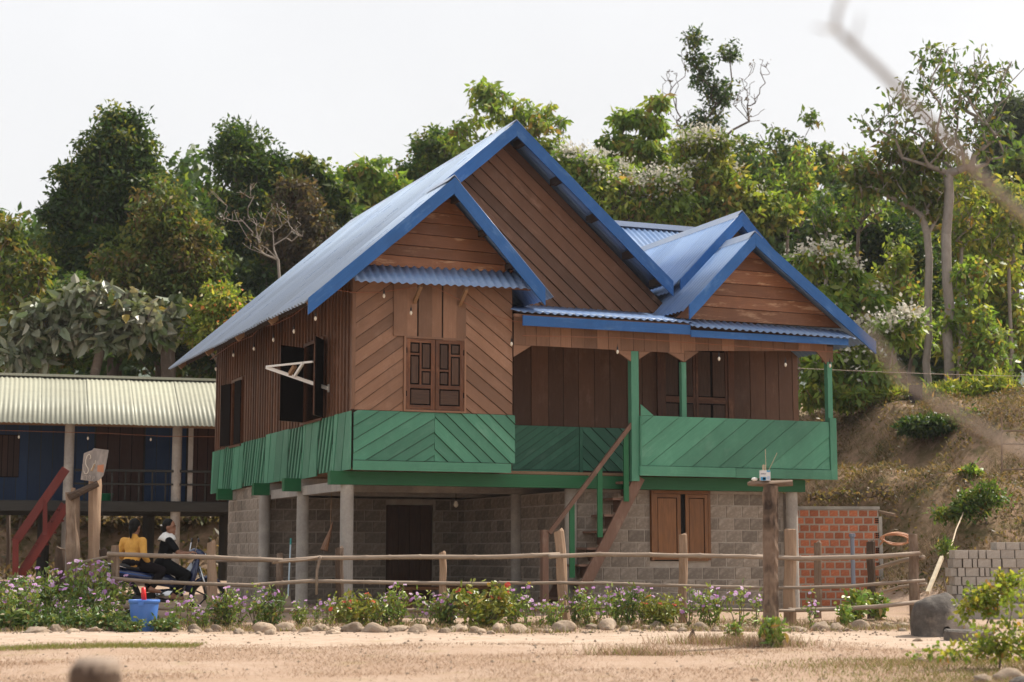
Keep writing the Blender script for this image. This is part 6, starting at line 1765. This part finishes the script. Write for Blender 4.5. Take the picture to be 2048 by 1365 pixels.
mk('seat', loft([(-0.80, 0.735, 0.05, 0.02), (-0.72, 0.735, 0.105, 0.04), (-0.45, 0.71, 0.12, 0.045), (-0.2, 0.675, 0.125, 0.045), (0.05, 0.665, 0.11, 0.045), (0.14, 0.66, 0.06, 0.03)]), M['seat'], bike, True)
tl = mk('tail_fairing', loft([(-0.88, 0.70, 0.03, 0.03), (-0.78, 0.66, 0.09, 0.055), (-0.5, 0.60, 0.115, 0.08), (-0.2, 0.55, 0.12, 0.09), (0.06, 0.52, 0.10, 0.10), (0.18, 0.46, 0.06, 0.08)]), M['navy_paint'], bike, True)
mk('stripe', loft([(-0.74, 0.655, 0.106, 0.012), (-0.5, 0.615, 0.121, 0.018), (-0.2, 0.575, 0.124, 0.014)]), M['blue_stripe'], tl, True)
mk('tail_light', loft([(-0.915, 0.69, 0.03, 0.025), (-0.87, 0.70, 0.05, 0.03)]), plain('red_lens', (0.45, 0.015, 0.01), 0.2), bike, True)
mk('rear_fender', tube([(-0.60, 0, 0.58), (-0.78, 0, 0.54), (-0.90, 0, 0.42), (-0.93, 0, 0.34)], [0.06, 0.06, 0.05, 0.04], 8, flat=0.35), M['black'], bike, True)
mk('number_plate', box(-0.945, -0.94, -0.07, 0.07, 0.36, 0.50), M['white'], bike)
mk('grab_rail', tube([(-0.55, 0.12, 0.70), (-0.80, 0.11, 0.76), (-0.86, 0, 0.775), (-0.80, -0.11, 0.76), (-0.55, -0.12, 0.70)], 0.012, 6), M['chrome'], bike, True)
mk('engine', loft([(-0.12, 0.30, 0.09, 0.09), (0.1, 0.30, 0.11, 0.10), (0.28, 0.34, 0.06, 0.06)]), M['chrome'], bike, True)
mk('chain_case', beam((-0.62, 0.07, 0.275), (0.02, 0.07, 0.31), 0.03, 0.09), M['black'], bike)
mk('exhaust', tube([(0.22, -0.06, 0.27), (0.05, -0.11, 0.22), (-0.25, -0.13, 0.24), (-0.45, -0.14, 0.28), (-0.82, -0.15, 0.36)], [0.018, 0.018, 0.02, 0.045, 0.042], 9), M['black'], bike, True)
mk('exhaust_guard', tube([(-0.46, -0.165, 0.30), (-0.74, -0.175, 0.36)], [0.03, 0.03], 8), M['chrome'], bike, True)
mk('footrest', join(tube([(0.10, -0.24, 0.245), (0.10, 0.24, 0.245)], 0.014, 6), tube([(-0.28, -0.20, 0.34), (-0.28, 0.20, 0.34)], 0.014, 6)), M['black'], bike)
mk('leg_shield', loft([(0.30, 0.42, 0.10, 0.06), (0.36, 0.50, 0.20, 0.16), (0.42, 0.62, 0.22, 0.17), (0.47, 0.74, 0.16, 0.13), (0.50, 0.82, 0.09, 0.08)]), M['navy_paint'], bike, True)
mk('inner_panel', loft([(0.285, 0.46, 0.07, 0.10), (0.33, 0.56, 0.13, 0.13), (0.39, 0.66, 0.12, 0.12)]), M['silver'], bike, True)
mk('fork', join(tube([(0.64, -0.075, 0.275), (0.50, -0.075, 0.72)], 0.02, 7), tube([(0.64, 0.075, 0.275), (0.50, 0.075, 0.72)], 0.02, 7)), M['chrome'], bike, True)
mk('front_fender', tube([(0.40, 0, 0.42), (0.50, 0, 0.52), (0.62, 0, 0.565), (0.76, 0, 0.53), (0.88, 0, 0.42)], [0.05, 0.075, 0.08, 0.07, 0.04], 9, flat=0.35), M['navy_paint'], bike, True)
hc_ = mk('headlight_cowl', loft([(0.36, 0.90, 0.06, 0.05), (0.42, 0.92, 0.12, 0.07), (0.50, 0.90, 0.13, 0.075), (0.57, 0.87, 0.09, 0.06), (0.60, 0.86, 0.04, 0.03)]), M['navy_paint'], bike, True)
mk('headlight', loft([(0.58, 0.87, 0.07, 0.045), (0.61, 0.868, 0.055, 0.035)]), M['chrome'], hc_, True)
hb = mk('handlebar', tube([(0.36, -0.33, 0.90), (0.40, -0.2, 0.915), (0.44, 0, 0.92), (0.40, 0.2, 0.915), (0.36, 0.33, 0.90)], 0.016, 7), M['black'], bike, True)
for sgn in (-1, 1):
    mk('grip', tube([(0.345, sgn * 0.36, 0.895), (0.385, sgn * 0.24, 0.91)], 0.021, 8), M['black'], hb, True)
    mi = mk('mirror', ellipsoid((0.44, sgn * 0.30, 1.10), (0.015, 0.055, 0.035), 12, 8), M['black'], bike, True)
    mk('stalk', tube([(0.40, sgn * 0.24, 0.91), (0.43, sgn * 0.28, 1.07)], 0.007, 5), M['chrome'], mi)

def fuse(parts, voxel=0.010, it=6, factor=0.5):
    V, F = join(*parts)
    me = bpy.data.meshes.new('tmp'); me.from_pydata([tuple(v) for v in V], [], F); me.update()
    o = bpy.data.objects.new('tmp', me); COL.objects.link(o)
    rm = o.modifiers.new('r', 'REMESH'); rm.mode = 'VOXEL'; rm.voxel_size = voxel
    s_ = o.modifiers.new('s', 'SMOOTH'); s_.factor = factor; s_.iterations = it
    dg = bpy.context.evaluated_depsgraph_get()
    out = bpy.data.meshes.new_from_object(o.evaluated_get(dg))
    bpy.data.objects.remove(o); bpy.data.meshes.remove(me)
    out.polygons.foreach_set('use_smooth', [True] * len(out.polygons))
    return out
def cap_(p, q, r0, r1, k=5):
    p, q = Vector(p), Vector(q)
    pts = [p.lerp(q, i / k) for i in range(k + 1)]
    return join(tube(pts, [r0 + (r1 - r0) * i / k for i in range(k + 1)], 10), ellipsoid(p, (r0, r0, r0), 10, 6), ellipsoid(q, (r1, r1, r1), 10, 6))
def hand(wr, d, n, side):
    # palm and five unequal, bent fingers; d = pointing direction, n = back of the hand
    wr, d, n = Vector(wr), Vector(d).normalized(), Vector(n).normalized()
    s = d.cross(n).normalized() * side
    P = [cap_(wr, wr + d * 0.05, 0.022, 0.026)]
    P.append(cap_(wr + d * 0.05 + s * 0.022, wr + d * 0.062 - s * 0.024, 0.014, 0.014))
    for k, (o, L) in enumerate(((0.030, 0.055), (0.011, 0.064), (-0.009, 0.060), (-0.028, 0.046))):
        b = wr + d * 0.072 + s * o
        m = b + d * L * 0.5 - n * 0.012
        e = m + d * L * 0.18 - n * L * 0.5
        P += [cap_(b, m, 0.0085, 0.008, 2), cap_(m, e, 0.008, 0.007, 2)]
    tb_ = wr + d * 0.025 + s * 0.024
    P += [cap_(tb_, tb_ + d * 0.026 + s * 0.022 - n * 0.008, 0.011, 0.009, 2), cap_(tb_ + d * 0.026 + s * 0.022 - n * 0.008, tb_ + d * 0.050 + s * 0.018 - n * 0.025, 0.009, 0.008, 2)]
    return P
SKIN = plain('skin', (0.26, 0.125, 0.075), 0.55, nscale=6, c2=(0.23, 0.105, 0.062))
HAIR = plain('black_hair', (0.006, 0.005, 0.004), 0.6, spec=0.15)
def person(label, loc, yaw, J, top, trousers, head_turn, collar=None, tail=0.16, clip=False):
    root = empty('person', loc, yaw); tag(root, label, 'person')
    hd = Vector(J['head'])
    def hx(x, y, z):                                     # head space -> person space
        c, s = math.cos(head_turn), math.sin(head_turn)
        return (hd.x + c * x - s * y, hd.y + s * x + c * y, hd.z + z)
    def he(c, r, n=14, m=10):
        V, F = ellipsoid((0, 0, 0), r, n, m)
        return [hx(v[0] + c[0], v[1] + c[1], v[2] + c[2]) for v in V], F
    B = [he((0, 0, 0.025), (0.088, 0.072, 0.095)), he((0.022, 0, -0.045), (0.066, 0.054, 0.072)), he((0.082, 0, -0.018), (0.022, 0.013, 0.026)), he((0.074, 0, -0.068), (0.018, 0.026, 0.014)), he((0.066, 0, -0.098), (0.024, 0.026, 0.018)),
         he((-0.005, 0.074, -0.005), (0.020, 0.010, 0.030)), he((-0.005, -0.074, -0.005), (0.020, 0.010, 0.030)), he((0.078, 0.028, 0.020), (0.012, 0.024, 0.008)), he((0.078, -0.028, 0.020), (0.012, 0.024, 0.008)),
         cap_(J['neck'], hx(-0.012, 0, -0.06), 0.048, 0.044)]
    hp_, ch, nk = Vector(J['hips']), Vector(J['chest']), Vector(J['neck'])
    tor = lambda k: [ellipsoid(hp_, (0.125 * k, 0.155 * k, 0.11), 14, 10), ellipsoid(hp_.lerp(ch, 0.5), (0.098 * k, 0.128 * k, 0.17), 14, 10), ellipsoid(ch, (0.105 * k, 0.150 * k, 0.15), 14, 10), cap_(ch.lerp(nk, 0.7), nk, 0.075 * k, 0.052 * k)]
    B += tor(0.94)
    TP = tor(1.06); LG = [ellipsoid(hp_, (0.135, 0.165, 0.105), 14, 10)]
    for sd in (-1, 1):
        S_, E_, W_ = [Vector(v) for v in J['armR' if sd < 0 else 'armL']]
        B += [cap_(ch.lerp(S_, 0.6) + Vector((0, 0, 0.02)), S_, 0.055, 0.048), cap_(S_, E_, 0.044, 0.034), cap_(E_, W_, 0.034, 0.022)]
        B += hand(W_, (W_ - E_), Vector((0, 0, 1)), sd * -1)
        e = E_.lerp(W_, J['sleeve'])
        TP += [cap_(ch.lerp(S_, 0.6) + Vector((0, 0, 0.02)), S_, 0.068, 0.062)]
        if J['sleeve'] > 0: TP += [cap_(S_, E_, 0.060, 0.050), cap_(E_, e, 0.050, 0.040)]
        else: TP += [cap_(S_, S_.lerp(E_, 0.62), 0.060, 0.058)]
        H_, K_, A_, T_ = [Vector(v) for v in J['legR' if sd < 0 else 'legL']]
        B += [cap_(H_, K_, 0.082, 0.056), cap_(K_, A_, 0.054, 0.034), cap_(A_ + Vector((-0.03, 0, -0.035)), T_, 0.036, 0.028), cap_(A_, A_ + Vector((-0.03, 0, -0.035)), 0.034, 0.036)]
        LG += [cap_(H_, K_, 0.100, 0.072), cap_(K_, K_.lerp(A_, 0.86), 0.072, 0.052)]
    body = bpy.data.objects.new('body', fuse(B, 0.0085, 4)); body.data.materials.clear(); body.data.materials.append(SKIN); link(body, root)
    t_ = bpy.data.objects.new('top', fuse(TP, 0.011, 6)); t_.data.materials.clear(); t_.data.materials.append(top); link(t_, root)
    l_ = bpy.data.objects.new('trousers', fuse(LG, 0.012, 6)); l_.data.materials.clear(); l_.data.materials.append(trousers); link(l_, root)
    HR = [he((-0.018, 0, 0.042), (0.092, 0.082, 0.092)), he((-0.052, 0, 0.0), (0.055, 0.072, 0.085)), he((-0.085, 0, -0.02), (0.045, 0.05, 0.05))]
    if tail: HR += [(lambda VF: ([hx(*v) for v in VF[0]], VF[1]))(cap_((-0.105, 0, -0.03), (-0.11, 0, -0.03 - tail), 0.036, 0.016))]
    ha = bpy.data.objects.new('hair', fuse(HR, 0.009, 3)); ha.data.materials.clear(); ha.data.materials.append(HAIR); link(ha, root)
    for sd in (-1, 1):
        mk('eye', he((0.083, sd * 0.030, 0.006), (0.007, 0.013, 0.006), 8, 6), M['black'], root)
        mk('eyebrow', he((0.086, sd * 0.031, 0.027), (0.006, 0.018, 0.004), 8, 6), HAIR, root)
    mk('lips', he((0.091, 0, -0.067), (0.006, 0.020, 0.007), 8, 6), plain('lips', (0.22, 0.06, 0.05), 0.5), root)
    if clip: mk('hair_clip', he((-0.11, -0.035, 0.03), (0.022, 0.016, 0.012), 8, 6), M['white'], root)
    if collar is not None:
        nb = nk + Vector((-0.005, 0, 0.0))
        Vc = []; n_ = 22; Fc = []
        prof_ = [(0.055, 0.055), (0.085, 0.045), (0.125, 0.0), (0.150, -0.045), (0.142, -0.055), (0.110, -0.02), (0.07, 0.025), (0.05, 0.04)]
        for r_, z in prof_:
            for k in range(n_):
                a = 2 * math.pi * k / n_
                Vc.append((nb.x + r_ * 0.9 * math.cos(a), nb.y + r_ * 1.15 * math.sin(a), nb.z + z + 0.012 * math.sin(3 * a + r_ * 20) - 0.02 * abs(math.sin(a)) * (r_ > 0.1)))
        for i in range(len(prof_)):
            i2 = (i + 1) % len(prof_)
            for k in range(n_):
                j = (k + 1) % n_
                Fc.append((i * n_ + k, i * n_ + j, i2 * n_ + j, i2 * n_ + k))
        mk('collar', (Vc, Fc), collar, root, True)
    return root
def on_bike(x, y=0.0): return bike.location + Matrix.Rotation(BYAW, 3, 'Z') @ Vector((x, y, 0))
def pj(v, base, yaw): # bike-space point -> person space
    d = Vector((v[0] - base, v[1], v[2])); c, s = math.cos(-yaw), math.sin(-yaw)
    return (c * d.x - s * d.y, s * d.x + c * d.y, d.z)
YEL = plain('yellow_shirt', (0.72, 0.39, 0.085), 0.85, nscale=14, c2=(0.62, 0.31, 0.06), bumpy=0.5)
BLK = plain('black_cloth', (0.009, 0.009, 0.010), 0.95, spec=0.1)
# driver
dy = R(-6)
q = lambda v: pj(v, 0.0, dy)
JD = dict(hips=q((-0.02, 0, 0.755)), chest=q((0.03, 0, 1.00)), neck=q((0.035, 0, 1.155)), head=q((0.06, 0, 1.285)), sleeve=0.0,
          armR=[q((0.04, -0.165, 1.085)), q((0.17, -0.245, 0.90)), q((0.315, -0.285, 0.915))], armL=[q((0.04, 0.165, 1.085)), q((0.19, 0.245, 0.95)), q((0.315, 0.285, 0.925))],
          legR=[q((0.03, -0.10, 0.735)), q((0.30, -0.20, 0.60)), q((0.12, -0.20, 0.315)), q((0.24, -0.21, 0.262))], legL=[q((0.03, 0.10, 0.735)), q((0.30, 0.20, 0.60)), q((0.12, 0.20, 0.315)), q((0.24, 0.21, 0.262))])
person('person in a black outfit with white collar gripping the handlebars, face turned right', on_bike(0.0), BYAW + dy, JD, BLK, BLK, R(-22), M['white'], 0.0, True)
# passenger, back turned to the camera
py_ = R(42)
q = lambda v: pj(v, -0.46, py_)
JP = dict(hips=(0.0, 0, 0.775), chest=(0.03, 0, 1.00), neck=(0.02, 0, 1.16), head=(0.04, 0.0, 1.285), sleeve=0.8,
          armR=[(0.01, -0.175, 1.085), (-0.03, -0.235, 0.89), (0.10, -0.22, 0.77)], armL=[(0.01, 0.175, 1.085), (0.0, 0.24, 0.89), (0.14, 0.19, 0.775)],
          legR=[(0.05, -0.09, 0.75), q((-0.06, -0.19, 0.655)), q((-0.20, -0.20, 0.42)), q((-0.09, -0.21, 0.36))], legL=[(0.05, 0.09, 0.75), q((-0.08, 0.20, 0.655)), q((-0.22, 0.20, 0.42)), q((-0.11, 0.21, 0.36))])
person('person in a yellow shirt with tied dark hair on the back seat, back to us', on_bike(-0.46), BYAW + py_, JP, YEL, plain('dark_trousers', (0.012, 0.009, 0.010), 0.95, spec=0.1), R(8), None, 0.12)

# ------------------------------------------------------------------ air: thin haze round the whole place
hm = bpy.data.materials.new('haze_air'); hm.use_nodes = True
t = hm.node_tree; t.nodes.clear()
pv = t.nodes.new('ShaderNodeVolumePrincipled'); ou = t.nodes.new('ShaderNodeOutputMaterial')
pv.inputs['Color'].default_value = (0.93, 0.95, 1.0, 1); pv.inputs['Density'].default_value = 0.0003; pv.inputs['Anisotropy'].default_value = 0.25
t.links.new(pv.outputs[0], ou.inputs['Volume'])
hz_ = link(bpy.data.objects.new('haze', mdata('haze', *box(-800, 800, -40, 900, -3, 140), hm, False, False)))
tag(hz_, 'thin pale haze in the air', 'haze', kind='stuff')
